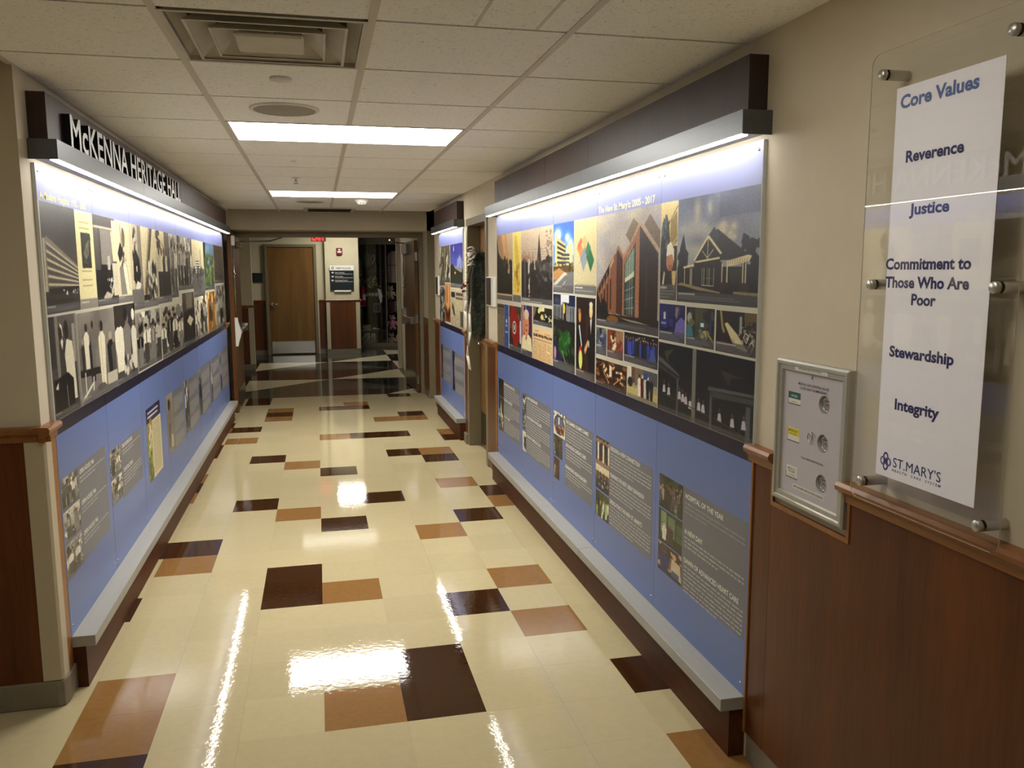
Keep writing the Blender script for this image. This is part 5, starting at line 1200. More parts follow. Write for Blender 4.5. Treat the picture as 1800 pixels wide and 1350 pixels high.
# ------------------------------------------------------------------ grey text fields, headings and copy
def field(key, yl, yr, z0, z1):
    side = 'L' if key == 'L' else 'R'; x = XF[key]; s = -1 if side == 'R' else 1
    a, b = min(yl, yr), max(yl, yr)
    for lo, hi, t in PANELS[key]:
        if a < hi and b > lo:
            MB().box(x + s * .0002, x - s * .002, max(a, lo + .002), min(b, hi - .002), z0, z1).build('text_field', M_grey, parent=t)
def copy_block(key, yl, yr, blocks, cap=.0195):
    side = 'L' if key == 'L' else 'R'; s = -1 if side == 'R' else 1; x = XF[key] + s * .0006
    t = panel_at(key, (yl + yr) / 2)
    for head, z, width, n in blocks:
        d = 1 if side == 'L' else -1
        h = MB()
        if head: put_text(h, head, side, (x, yl, z - cap), cap, width, bold=.02); h.build('heading', M_text_white, parent=t)
        m = MB(); bars(m, side, yl, yr, 0, n * .0168, .0168, .0060, x)
        zt = z - cap - .0135
        m.v = [(a, b_, c - (n * .0168) + zt) for a, b_, c in m.v]
        m.build('body_copy', M_text_grey, parent=t, kind='stuff')
field('R', .022, -.488, .420, .838); field('R', .885, .330, .420, .832); field('R', 1.652, 1.142, .430, .838); field('R', 2.597, 1.965, .42, .838); field('R', 3.312, 2.78, .43, .838)
copy_block('R', .000, -.476, [('A NEW DAY', .672, .158, 3), ('DAWN OF ADVANCED HEART CARE', .553, .445, 7)])
t5 = panel_at('R', -.3)
h = MB(); put_text(h, 'HOSPITAL OF THE YEAR', 'R', (XF['R'] - .0006, 0, .795), .0195, .318, bold=.02); h.build('heading', M_text_white, parent=t5)
h = MB()
for k, (ln, w) in enumerate((("St. Mary's is named the Georgia Alliance Large Hospital of the", .474), ("Year by the Georgia Alliance of Community Hospitals. St. Mary's earns the", .474), ("honor again in 2010 and 2015.", .19))):
    put_text(h, ln, 'R', (XF['R'] - .0006, 0, .773 - .0178 * k), .0078, w, bold=.006)
h.build('body_copy', M_text_grey, parent=t5)
copy_block('R', .868, .345, [('BUILDING A NEW CONNECTION', .824, .385, 5), ("PLANNING THE NEXT GREAT EXPANSION", .690, .44, 5), ("DEDICATING THE NEW ST. MARY'S", .555, .42, 6)])
copy_block('R', 1.636, 1.155, [('THE SUMMER OLYMPIC GAMES', .824, .42, 6), ('ADVANCING CARDIAC CARE', .686, .38, 4), ('ENHANCING NEUROSURGERY', .556, .40, 3)])
copy_block('R', 2.58, 1.975, [('A NEW BEGINNING', .824, .30, 6), ('A PARTNERSHIP IN WELLNESS', .69, .40, 6), ('OPENING THE MEDICAL PLAZA', .556, .38, 6)])
copy_block('R', 3.30, 2.79, [('EXPANDING SERVICES', .824, .36, 6), ('HELPING FAMILIES', .70, .28, 6), ('CARE AT HOME', .57, .2, 6)])
field('Q', 5.70, 5.13, .42, .84); field('Q', 6.55, 5.96, .45, .84)
copy_block('Q', 5.68, 5.15, [('', .82, .3, 5), ('', .68, .3, 5), ('', .55, .3, 6)]); copy_block('Q', 6.53, 5.97, [('', .82, .3, 5), ('', .68, .3, 5), ('', .56, .3, 5)])
field('L', .806, 1.285, .455, .868); field('L', 1.590, 2.090, .52, .808); field('L', 3.183, 3.66, .44, .85); field('L', 3.93, 4.45, .43, .845); field('L', 4.675, 5.24, .43, .86); field('L', 5.44, 6.05, .44, .85); field('L', 6.22, 6.88, .44, .85)
copy_block('L', .835, 1.26, [('OPEN HOUSE 1966', .850, .235, 2), ('OPEN HOUSE 1966', .715, .235, 2), ('OPEN HOUSE 1966', .580, .235, 2)])
copy_block('L', 1.625, 2.07, [('GROUNDBREAKING', .800, .24, 2), ('CONSTRUCTION', .672, .22, 4)])
for a, b in ((3.22, 3.64), (3.96, 4.43), (4.70, 5.21), (5.47, 6.02), (6.25, 6.86)): copy_block('L', a, b, [('', .83, .2, 6), ('', .69, .2, 6), ('', .56, .2, 5)])
h = MB(); put_text(h, "The New St. Mary's: 2005 - 2017", 'R', (XF['R'] - .0006, 1.086, 1.968), .030, .722, bold=.022); h.build('title_lettering', M_text_cream, parent=panel_at('R', .7))
h = MB(); put_text(h, 'A Modern Hospital: 1992 - 2005', 'L', (XF['L'] + .0006, .590, 1.966), .030, .655, bold=.022)
hl = h.build('title_lettering', M_text_cream, parent=panel_at('L', .8))

# ------------------------------------------------------------------ acrylic "Core Values" sign on stand-offs
XA = 1.372
t = thing('core_values_sign', (XA, -1.34, 1.10), 'clear acrylic sign headed Core Values holding a white poster on metal stand-offs', 'sign')
AY0, AY1, AZ0, AZ1 = -1.582, -1.092, 1.103, 2.20
def rrect(y0, y1, z0, z1, r, n=6):
    o = []
    for cy, cz, a0 in ((y1 - r, z1 - r, 0), (y0 + r, z1 - r, 90), (y0 + r, z0 + r, 180), (y1 - r, z0 + r, 270)):
        for k in range(n + 1): a = math.radians(a0 + 90 * k / n); o.append((cy + r * math.cos(a), cz + r * math.sin(a)))
    return o
rr = rrect(AY0, AY1, AZ0, AZ1, .028)
n_ = len(rr)
m = MB(); m.add([(XA - .004, y, z) for y, z in rr], [tuple(range(n_))]); m.build('front_acrylic_sheet', M_acrylic, parent=t)
m = MB(); m.add([(XA - .004, y, z) for y, z in rr] + [(XA - .0015, y, z) for y, z in rr], [(i, (i + 1) % n_, (i + 1) % n_ + n_, i + n_) for i in range(n_)])
m.build('acrylic_edge', M_acr_edge, parent=t)
PY0, PY1, PZ0, PZ1 = -1.508, -1.187, 1.183, 2.105
MB().box(XA - .0022, XA - .0014, PY0, PY1, PZ0, PZ1).build('poster', M_paper, parent=t)
m = MB(); m.add([(XA - .0010, y, z) for y, z in rr], [tuple(range(n_))]); m.build('back_acrylic_sheet', M_acrylic, parent=t)
yc = (PY0 + PY1) / 2
tx = XA - .0026
def on(px_y): return px_y
lines = [('Core Values', -1.202, -1.442, 2.057, .029, M_text_blue, 'title_text'), ('Reverence', -1.231, -1.411, 1.932, .0250, M_text_navy, 'value_text'), ('Justice', -1.253, -1.380, 1.811, .0250, M_text_navy, 'value_text'),
         ('Commitment to', -1.182, -1.454, 1.6865, .0250, M_text_navy, 'value_text'), ('Those Who Are', -1.184, -1.452, 1.6435, .0250, M_text_navy, 'value_text'), ('Poor', -1.278, -1.357, 1.6045, .0250, M_text_navy, 'value_text'),
         ('Stewardship', -1.213, -1.423, 1.479, .0250, M_text_navy, 'value_text'), ('Integrity', -1.243, -1.390, 1.354, .0250, M_text_navy, 'value_text')]
for s_, ya, yb, z, cap, mm, nm in lines:
    m = MB(); put_text(m, s_, 'R', (tx, ya, z), cap, ya - yb, bold=.034); m.build(nm, mm, parent=t)
m = MB(); put_text(m, "ST.MARY'S", 'R', (tx, -1.249, 1.213), .0235, .159, bold=.0); m.build('logo_text', M_text_navy, parent=t)
m = MB(); put_text(m, 'HEALTH  CARE  SYSTEM', 'R', (tx, -1.247, 1.202), .0060, .162, bold=.012, spacing=1.5); m.build('logo_subtext', M_text_navy, parent=t)
# interlaced knot emblem: four rounded links
m = MB()
ec_y, ec_z = -1.222, 1.221
def link(cy, cz, ry, rz, mi, a0=0, a1=360, w=.0045):
    n = 22; o = []; k_ = len(m.v); m.m(mi)
    pts = [math.radians(a0 + (a1 - a0) * i / n) for i in range(n + 1)]
    vs = [(tx - .0001 * mi, cy - (ry + d) * math.cos(a), cz + (rz + d) * math.sin(a)) for d in (-w / 2, w / 2) for a in pts]
    m.add(vs, [(i, i + 1, i + 1 + n + 1, i + n + 1) for i in range(n)])
link(ec_y, ec_z + .010, .0075, .0105, 0); link(ec_y, ec_z - .010, .0075, .0105, 0); link(ec_y + .009, ec_z, .0085, .009, 1); link(ec_y - .009, ec_z, .0085, .009, 1)
m.build('logo_emblem', [M_text_navy, mat('emblem_violet', (98, 92, 150), .5, noise=.02)], parent=t)
for sy in (-1.144, -1.532):
    for sz in (1.152, 1.649, 2.146):
        m = MB()
        m.lathe([(.0125, XR - XA - .0), (.0125, .0005)], (XA, sy, sz), 'x', 24)
        m.lathe([(.0105, -.0045), (.0105, -.006), (.0125, -.0065), (.0125, -.0155), (.0115, -.0175), (.0004, -.0175)], (XA, sy, sz), 'x', 24)
        m.build('standoff', M_post, parent=t)

# ------------------------------------------------------------------ medical gas valve box
VY0, VY1, VZ0, VZ1 = -1.012, -.648, .978, 1.417
t = thing('gas_valve_box', (XR - .02, (VY0 + VY1) / 2, VZ0), 'metal framed medical gas valve box with three round gauges, below left of the acrylic sign', 'valve box')
M_vframe = mat('valve_box_frame', (178, 176, 164), 0.35, metal=0.5, noise=.04)
m = MB()
for prof in (0,):
    w, d1_, d2_ = .034, .030, .018
    def ring(ya, yb, za, zb, x): return [(x, ya, za), (x, yb, za), (x, yb, zb), (x, ya, zb)]
    R_ = [ring(VY0, VY1, VZ0, VZ1, XR), ring(VY0, VY1, VZ0, VZ1, XR - .022), ring(VY0 + .006, VY1 - .006, VZ0 + .006, VZ1 - .006, XR - .027), ring(VY0 + .014, VY1 - .014, VZ0 + .014, VZ1 - .014, XR - .027),
          ring(VY0 + .017, VY1 - .017, VZ0 + .017, VZ1 - .017, XR - .022), ring(VY0 + .030, VY1 - .030, VZ0 + .030, VZ1 - .030, XR - .022), ring(VY0 + .034, VY1 - .034, VZ0 + .034, VZ1 - .034, XR - .014)]
    for a, b in zip(R_[:-1], R_[1:]): m.add(a + b, [(i, (i + 1) % 4, (i + 1) % 4 + 4, i + 4) for i in range(4)])
m.build('box_frame', M_vframe, parent=t, bevel=.0012)
# front panel with three round openings
FY0, FY1, FZ0, FZ1 = VY0 + .034, VY1 - .034, VZ0 + .034, VZ1 - .034
fx = XR - .0145
GC = [(-.891, 1.306), (-.892, 1.194), (-.893, 1.077)]; GR = .0265
def panel_with_holes(y0, y1, z0, z1, holes, r, x, n=28):
    mb = MB(); zs = [z0] + [(holes[k][1] + holes[k + 1][1]) / 2 for k in range(len(holes) - 1)][::1] + [z1]
    hs = sorted(holes, key=lambda h_: h_[1]); cuts = [z0] + [(hs[k][1] + hs[k + 1][1]) / 2 for k in range(len(hs) - 1)] + [z1]
    for k, (hy, hz) in enumerate(hs):
        a, b = cuts[k], cuts[k + 1]; inner = []; outer = []
        for i in range(n):
            an = 2 * PI * i / n; c_, s_ = math.cos(an), math.sin(an); inner.append((x, hy + r * c_, hz + r * s_))
            tt = min([(y1 - hy) / c_ if c_ > 1e-9 else 1e9, (y0 - hy) / c_ if c_ < -1e-9 else 1e9, (b - hz) / s_ if s_ > 1e-9 else 1e9, (a - hz) / s_ if s_ < -1e-9 else 1e9]); outer.append((x, hy + tt * c_, hz + tt * s_))
        mb.add(inner + outer, [(i, (i + 1) % n, (i + 1) % n + n, i + n) for i in range(n)])
        for cy, cz in ((y0, a), (y1, a), (y0, b), (y1, b)):      # fill the corners
            ang = math.atan2(cz - hz, cy - hy) % (2 * PI); i = int(ang / (2 * PI / n)); mb.add([outer[i], (x, cy, cz), outer[(i + 1) % n]], [(0, 1, 2)])
        mb.add([(x, hy + r * math.cos(2 * PI * i / n), hz + r * math.sin(2 * PI * i / n)) for i in range(n)] + [(x + .014, hy + r * math.cos(2 * PI * i / n), hz + r * math.sin(2 * PI * i / n)) for i in range(n)], [(i, (i + 1) % n, (i + 1) % n + n, i + n) for i in range(n)])
    return mb
M_vface = mat('valve_box_face', (188, 182, 186), .45, noise=.02, nscale=8)
panel_with_holes(FY0, FY1, FZ0, FZ1, GC, GR, fx).build('front_panel', M_vface, parent=t)
M_dial = mat('gauge_dial_grey', (156, 152, 146), .3, metal=.3, noise=.08, nscale=200)
for gy, gz in GC:
    g = MB().lathe([(.0215, .0138), (.0215, .008), (.0200, .007), (.0188, .009)], (fx, gy, gz), 'x', 28).build('gauge', M_steel, parent=t)
    MB().lathe([(.0190, .0088), (.0004, .0088)], (fx, gy, gz), 'x', 28).build('gauge_dial', M_dial, parent=g)
    MB().add([(fx + .0082, gy + .001, gz - .0012), (fx + .0082, gy - .0165, gz - .006), (fx + .0082, gy + .001, gz + .0014)], [(0, 1, 2)]).lathe([(.0022, .0082), (.0004, .0074)], (fx, gy, gz), 'x', 10)\
        .box(fx + .0084, fx + .0086, gy - .009, gy + .009, gz + .009, gz + .0112).build('gauge_needle', M_black, parent=g)
# pull ring
m = MB(); n = 26
for k in range(n):
    a0, a1 = 2 * PI * k / n, 2 * PI * (k + 1) / n
    m.tube((fx - .006, -.837 + 0.0115 * math.cos(a0), 1.202 + .014 * math.sin(a0)), (fx - .006, -.837 + 0.0115 * math.cos(a1), 1.202 + .014 * math.sin(a1)), .0016, n=6, caps=False)
m.tube((fx, -.837, 1.214), (fx - .008, -.837, 1.214), .0045, n=12); m.build('pull_ring', M_steel, parent=t)
M_grn = mat('oxygen_label_green', (34, 84, 74), .4, noise=.03); M_yel = mat('air_label_yellow', (214, 200, 60), .4, noise=.03); M_lab = mat('label_white', (216, 214, 204), .4, noise=.02)
def label(y0, y1, z0, z1, top, mtop, texts, split=.45):
    m = MB().m(0).box(fx - .0005, fx, y0, y1, z0, z1).m(1).box(fx - .0007, fx - .0005, y0 + .001, y1 - .001, z0 + (z1 - z0) * split, z1 - .001).m(2).box(fx - .0006, fx - .0005, y0, y1, z0, z0 + .0025).box(fx - .0006, fx - .0005, y1 - .0016, y1, z0, z1)
    return m.build('gas_label', [M_lab, mtop, M_text_dark], parent=t)
l1 = label(-.773, -.707, 1.284, 1.323, 0, M_grn, 0); l2 = label(-.775, -.709, 1.171, 1.213, 0, M_yel, 0); l3 = label(-.772, -.710, 1.058, 1.096, 0, M_lab, 0)
def vtxt(s_, y, z, cap, w, mm=M_text_dark, par=None, al='L', x=None):
    m = MB(); put_text(m, s_, 'R', (x or fx - .0009, y, z), cap, w, bold=.008, align=al); m.build('label_text', mm, parent=par or t)
vtxt('OXYGEN', -.722, 1.307, .006, .034, M_text_white, l1); vtxt('2 SOUTH', -.724, 1.290, .0036, .028, M_text_dark, l1)
vtxt('MEDICAL AIR', -.716, 1.201, .0060, .048, M_text_dark, l2); vtxt('50 - 55 PSI', -.724, 1.193, .0034, .034, M_text_dark, l2)
vtxt('MEDICAL', -.720, 1.084, .005, .040, M_text_dark, l3); vtxt('VACUUM', -.720, 1.076, .005, .036, M_text_dark, l3); vtxt('15 - 30 IN HG', -.726, 1.066, .0032, .034, M_text_dark, l3)
vtxt('A', -.822, 1.369, .014, .012, M_text_dark); vtxt('MEDICAL GAS CONTROL VALVES', -.758, 1.3475, .0076, .153); vtxt('CLOSE ONLY IN EMERGENCY', -.766, 1.3355, .0076, .140); vtxt('PULL RING FOR ACCESS', -.790, 1.130, .0062, .109)
ms = MB().box(XR - .0222, XR - .0232, -.913, -.748, 1.390, 1.4035).build('label_strip', M_lab, parent=t); vtxt('MT LAB AND VENTILATOR STORAGE', -.772, 1.3940, .0062, .110, par=ms, x=XR - .0234)
ms = MB().box(fx, fx - .0006, -.911, -.750, 1.030, 1.0435).build('label_strip', M_lab, parent=t); vtxt('MT LAB AND VENTILATOR STORAGE', -.757, 1.0340, .0066, .148, par=ms)

# ------------------------------------------------------------------ small signs on the right wall
t = thing('room_sign', (XR - .01, 3.77, 1.40), 'dark room sign in a pale frame on the wall strip beside the wreath door', 'room sign')
MB().cbox(XR - .022, XR, 3.63, 3.93, 1.395, 1.635, .003).build('sign_frame', M_white, parent=t)
MB().box(XR - .024, XR - .022, 3.74, 3.925, 1.405, 1.625).build('sign_face', mat('sign_dark', (52, 48, 42), .35, noise=.05), parent=t)
MB().box(XR - .0245, XR - .022, 3.64, 3.73, 1.41, 1.62).box(XR - .026, XR - .0245, 3.645, 3.725, 1.565, 1.57).build('sign_insert', M_lab, parent=t)
t = thing('room_sign', (XR - .01, 6.93, 1.40), 'small dark room sign with a pale edge beyond the farthest mural panel', 'room sign')
MB().cbox(XR - .022, XR, 6.80, 7.03, 1.40, 1.625, .003).build('sign_frame', M_white, parent=t)
MB().box(XR - .024, XR - .022, 6.835, 7.02, 1.41, 1.615).build('sign_face', MATS['sign_dark'], parent=t)

# ------------------------------------------------------------------ wreath on the oak door
WC = Vector((1.462, 4.42, 1.46))
t = thing('evergreen_wreath', (WC.x, WC.y, WC.z - .40), 'dark green pine wreath with white bow and long ribbon hanging on the oak door', 'wreath')
rnd = random.Random(3)
m = MB()
for i in range(9000):
    a = rnd.uniform(0, 2 * PI); b = rnd.uniform(0, 2 * PI); rr_ = .085 * rnd.uniform(.15, 1)
    R0 = .27
    base = WC + Vector((-rr_ * math.cos(b) * .95, (R0 + rr_ * math.sin(b)) * math.cos(a), (R0 * 1.12 + rr_ * math.sin(b)) * math.sin(a)))
    dirv = Vector((-math.cos(b) * .8, math.cos(a) * math.sin(b) - .6 * math.sin(a), math.sin(a) * math.sin(b) + .6 * math.cos(a))) + Vector((rnd.gauss(0, .5), rnd.gauss(0, .5), rnd.gauss(0, .5)))
    dirv.normalize(); L = rnd.uniform(.03, .065); sd = dirv.cross(Vector((rnd.random(), rnd.random(), rnd.random() + .1))).normalized() * .0022
    tip = base + dirv * L
    tip.x = min(tip.x, 1.53)
    m.m(rnd.choice((0, 0, 1))).add([base - sd, base + sd, tip], [(0, 1, 2)])
m.build('pine_needles', [mat('needle_dark', (24, 38, 26), .6, noise=.3), mat('needle_green', (44, 66, 40), .6, noise=.3)], parent=t, kind='stuff')
m = MB()
for k in range(36):
    a0, a1 = 2 * PI * k / 36, 2 * PI * (k + 1) / 36
    m.tube(WC + Vector((0, .27 * math.cos(a0), .30 * math.sin(a0))), WC + Vector((0, .27 * math.cos(a1), .30 * math.sin(a1))), .045, n=8, caps=False)
m.build('wreath_core', mat('twig_brown', (44, 34, 22), .8, noise=.3), parent=t)
M_rib = mat('ribbon_white', (206, 200, 186), .6, noise=.12, nscale=60)
def ribbon(mb, pts, w, ny=None):
    for k in range(len(pts) - 1):
        a, b = Vector(pts[k]), Vector(pts[k + 1]); s0 = Vector((w * .25 * math.sin(k * 1.3), w / 2, w * .12)); s1 = Vector((w * .25 * math.sin((k + 1) * 1.3), w / 2, w * .12))
        mb.add([a - s0, a + s0, b + s1, b - s1], [(0, 1, 2, 3)], True)
    return mb
def loop(c, ry, rz, tilt, x0=-.02):
    o = []
    for k in range(13):
        a = 2 * PI * k / 12; y, z = ry * math.cos(a) + ry, rz * math.sin(a)
        o.append((c[0] + x0 + .03 * math.sin(a * 2), c[1] + y * math.cos(tilt) - z * math.sin(tilt), c[2] + y * math.sin(tilt) + z * math.cos(tilt)))
    return o
bc = (1.39, 4.42, 1.79)
m = MB()
for tilt, ry in ((.6, .055), (2.5, .055), (1.6, .05), (-.5, .05), (3.6, .05), (1.1, .06)): ribbon(m, loop(bc, ry, .03, tilt), .035)
o = m.build('bow', M_rib, parent=t); s_ = o.modifiers.new('thick', 'SOLIDIFY'); s_.thickness = .0012
m = MB(); ribbon(m, [(1.385, 4.43, 1.78), (1.36, 4.50, 1.66), (1.345, 4.56, 1.52), (1.335, 4.50, 1.42), (1.33, 4.54, 1.32), (1.33, 4.48, 1.22), (1.335, 4.52, 1.12), (1.335, 4.46, 1.02), (1.34, 4.48, .92), (1.345, 4.40, .80)], .045)
ribbon(m, [(1.39, 4.40, 1.78), (1.375, 4.44, 1.62), (1.36, 4.38, 1.46), (1.355, 4.44, 1.30), (1.35, 4.40, 1.14), (1.345, 4.46, 1.00)], .04)
o = m.build('ribbon_tail', M_rib, parent=t); s_ = o.modifiers.new('thick', 'SOLIDIFY'); s_.thickness = .0012
M_berry = mat('berry_red', (110, 14, 20), .25, noise=.1)
for k, (y, z, x) in enumerate(((4.62, 1.56, 1.335), (4.58, 1.53, 1.31), (4.64, 1.50, 1.355), (4.66, 1.545, 1.345), (4.56, 1.58, 1.36), (4.60, 1.50, 1.325), (4.67, 1.58, 1.375), (4.52, 1.55, 1.33))):
    MB().ball((x, y, z), .013, n=10, m=7).build('berry', M_berry, parent=t)
m = MB()
for k in range(70):
    a = rnd.uniform(-2.3, -.9); p = WC + Vector((-.05, .3 * math.cos(a), .36 * math.sin(a))); e = p + Vector((rnd.uniform(-.03, .03), rnd.uniform(-.08, .08), rnd.uniform(-.10, .02)))
    e.x = min(e.x, 1.52); m.tube(p, e, .002, .001, 4, False)
m.build('twigs', mat('twig_tan', (96, 70, 44), .8, noise=.2), parent=t, kind='stuff')

# ------------------------------------------------------------------ lobby: signs, alarm, exit sign
M_signdk = mat('sign_blue_black', (20, 30, 36), .35, noise=.05)
t = thing('directory_sign', (.52, 14.45, 1.27), 'dark directory sign headed FIRST FLOOR on the pale pillar', 'sign')
MB().cbox(.285, .755, 14.43, 14.458, 1.30, 1.80, .004).build('sign_board', M_signdk, parent=t)
MB().box(.275, .765, 14.425, 14.456, 1.70, 1.80).build('header_strip', M_white, parent=t)
MB().cbox(.36, .70, 14.42, 14.458, 1.265, 1.30, .004).build('bottom_clip', M_white, parent=t)
m = MB(); put_text(m, 'FIRST FLOOR', 'F', (.41, 14.424, 1.725), .034, .29, bold=.01); m.build('sign_text', M_text_dark, parent=t)
m = MB(); m.add([(.34 + .03 * math.cos(a), 14.424, 1.75 + .034 * math.sin(a)) for a in (0, PI / 2, PI, 1.5 * PI)] + [(.34 + .016 * math.cos(a), 14.424, 1.75 + .018 * math.sin(a)) for a in (0, PI / 2, PI, 1.5 * PI)], [(i, (i + 1) % 4, (i + 1) % 4 + 4, i + 4) for i in range(4)]); m.build('sign_emblem', M_text_dark, parent=t)
for k, (s_, fl_) in enumerate((('Heart Institute', 1), ('Information', 1), ('Radiology Center', -1))):
    z = 1.645 - k * .078
    m = MB(); put_text(m, s_, 'F', (.385, 14.427, z), .022, (.19, .16, .25)[k], bold=.006); m.build('sign_text', M_text_white, parent=t)
    m = MB(); x = .335
    m.add([(x + fl_ * .028, 14.427, z + .01), (x, 14.427, z + .035), (x, 14.427, z - .015)], [(0, 1, 2)]).add([(x - fl_ * .025, 14.427, z + .004), (x, 14.427, z + .004), (x, 14.427, z + .016), (x - fl_ * .025, 14.427, z + .016)], [(0, 1, 2, 3)]); m.build('arrow', M_text_white, parent=t)
    MB().box(.385, .735, 14.4275, 14.429, z - .022, z - .014).build('rule_line', M_text_grey, parent=t)
t = thing('fire_alarm', (.485, 14.44, 2.02), 'dark red fire alarm strobe high on the pale pillar', 'fire alarm')
MB().prism([(.425, 2.04), (.445, 2.015), (.525, 2.015), (.545, 2.04), (.545, 2.15), (.425, 2.15)], 'y', 14.415, 14.458).build('housing', mat('alarm_red', (110, 26, 28), .4, noise=.05), parent=t)
MB().cbox(.465, .505, 14.40, 14.416, 2.10, 2.125, .003).cbox(.445, .525, 14.40, 14.416, 2.055, 2.085, .003).build('strobe_lens', M_white, parent=t)
t = thing('exit_sign', (.10, 12.6, 2.24), 'red lit exit sign whose lower edge shows under the door header', 'exit sign')
MB().cbox(-.055, .205, 12.58, 12.64, 2.215, 2.42, .004).tube((.075, 12.61, 2.42), (.075, 12.61, 2.72), .01).build('housing', M_white, parent=t)
m = MB(); put_text(m, 'EXIT', 'F', (-.035, 12.576, 2.235), .15, .22, bold=.02); m.build('lit_letters', mat('exit_red', (255, 40, 30), .5, emit=(1, .04, .03), estr=2.2), parent=t)
t = thing('room_sign', (-1.16, 14.59, 1.47), 'dark room sign on the far wall left of the oak door', 'room sign')
MB().cbox(-1.03, -1.015, 14.57, 14.6, 1.465, 1.66, .003).build('pale_edge', M_white, parent=t)
MB().cbox(-1.27, -1.03, 14.57, 14.6, 1.47, 1.655, .004).build('sign_face', M_signdk, parent=t)

# ------------------------------------------------------------------ shop window and what stands in it
w = MB().box(.865, .915, 15.86, 15.94, 0, 2.60).box(2.9, 2.96, 15.86, 15.94, 0, 2.6).box(.915, 2.9, 15.86, 15.94, 2.27, 2.34).box(.915, 2.9, 15.86, 15.94, 0, .08).box(1.515, 1.535, 15.86, 15.94, .08, 2.27).box(.88, 2.96, 15.9, 15.94, 2.34, 2.7).build('window_1', M_frame, kind='structure')
M_glass = M_acrylic
MB().box(.915, 1.515, 15.897, 15.903, .08, 2.27).build('pane', M_glass, parent=w); MB().box(1.535, 2.9, 15.897, 15.903, .08, 2.27).build('pane', M_glass, parent=w)
M_shelf = mat('display_shelf', (64, 62, 58), .5, noise=.05)
t = thing('display_shelving', (1.6, 16.4, 0), 'dark display shelving behind the shop window', 'shelving')
MB().box(.90, 2.9, 16.75, 16.8, 0, 2.5).build('back_board', M_dark, parent=t)
for a, b, z in ((.93, 1.52, 1.69), (.93, 1.52, 1.12), (.93, 1.52, .34), (1.54, 2.4, .76), (1.54, 2.4, 1.05), (1.54, 2.4, .35), (.93, 2.8, .02)):
    MB().box(a, b, 16.1, 16.5, z - .015, z).build('shelf', M_shelf, parent=t)
MB().box(1.51, 1.54, 16.05, 16.6, 0, 2.4).build('divider', M_dark, parent=t)
M_cloth = mat('cloth_pale_pink', (176, 152, 150), .85, noise=.12, nscale=20); M_pink = mat('plush_pink', (214, 150, 160), .9, noise=.15, nscale=60); M_cream2 = mat('plush_cream', (200, 184, 160), .9, noise=.15, nscale=60)
M_grn2 = mat('bag_grey_green', (92, 100, 84), .7, noise=.2); M_tote = mat('tote_canvas', (170, 166, 146), .8, noise=.1, nscale=30); M_leaf2 = mat('leaf_green', (84, 108, 48), .6, noise=.3); M_flower = mat('petal_cream', (220, 214, 150), .6, noise=.1)
# hanging rounded bag
t = thing('hanging_bag', (1.13, 16.25, 1.72), 'rounded grey green bag with a curled handle hanging high in the shop window', 'bag')
MB().lathe([(.001, 0), (.07, .01), (.13, .10), (.135, .20), (.10, .30), (.03, .36), (.001, .37)], (1.13, 16.25, 1.73), n=20).build('bag_body', M_grn2, parent=t)
MB().path([(1.13, 16.25, 2.09), (1.15, 16.25, 2.22), (1.13, 16.25, 2.27)], .008).build('hanging_cord', M_cloth, parent=t)
MB().path([(1.22, 16.22, 1.80), (1.28, 16.2, 1.88), (1.31, 16.2, 1.97), (1.29, 16.2, 2.04), (1.24, 16.2, 2.0)], .014).build('handle', M_tote, parent=t)
# dress
t = thing('hanging_robe', (1.735, 16.3, 1.40), 'pale pink robe hanging at the upper right of the shop window', 'robe')
def loft(mb, secs, n=18):
    vs = []
    for cx, cy, cz, rx, ry in secs:
        for i in range(n): a = 2 * PI * i / n; vs.append((cx + rx * math.cos(a) * (1 + .03 * math.sin(5 * a)), cy + ry * math.sin(a), cz))
    k = len(secs); mb.add(vs, [(j * n + i, j * n + (i + 1) % n, (j + 1) * n + (i + 1) % n, (j + 1) * n + i) for j in range(k - 1) for i in range(n)], True); mb.add(vs[:n], [tuple(range(n))]); mb.add(vs[-n:], [tuple(range(n))]); return mb
loft(MB(), [(1.755, 16.3, 1.42, .20, .07), (1.745, 16.3, 1.6, .19, .07), (1.735, 16.3, 1.83, .165, .06), (1.735, 16.3, 1.99, .17, .06), (1.735, 16.3, 2.08, .13, .05), (1.735, 16.3, 2.13, .05, .03)]).build('robe_body', M_cloth, parent=t)
MB().box(1.53, 1.87, 16.22, 16.235, 1.80, 1.825).build('belt', mat('belt_grey', (120, 104, 104), .8, noise=.1), parent=t)
loft(MB(), [(1.580, 16.3, 1.55, .03, .04), (1.590, 16.3, 1.8, .04, .04), (1.635, 16.3, 2.06, .03, .04)], 10).build('sleeve', M_cloth, parent=t); loft(MB(), [(1.920, 16.3, 1.55, .03, .04), (1.905, 16.3, 1.8, .04, .04), (1.835, 16.3, 2.06, .03, .04)], 10).build('sleeve', M_cloth, parent=t)
MB().path([(1.70, 16.3, 2.13), (1.70, 16.3, 2.2), (1.73, 16.3, 2.23)], .006).build('hanger', M_steel, parent=t)
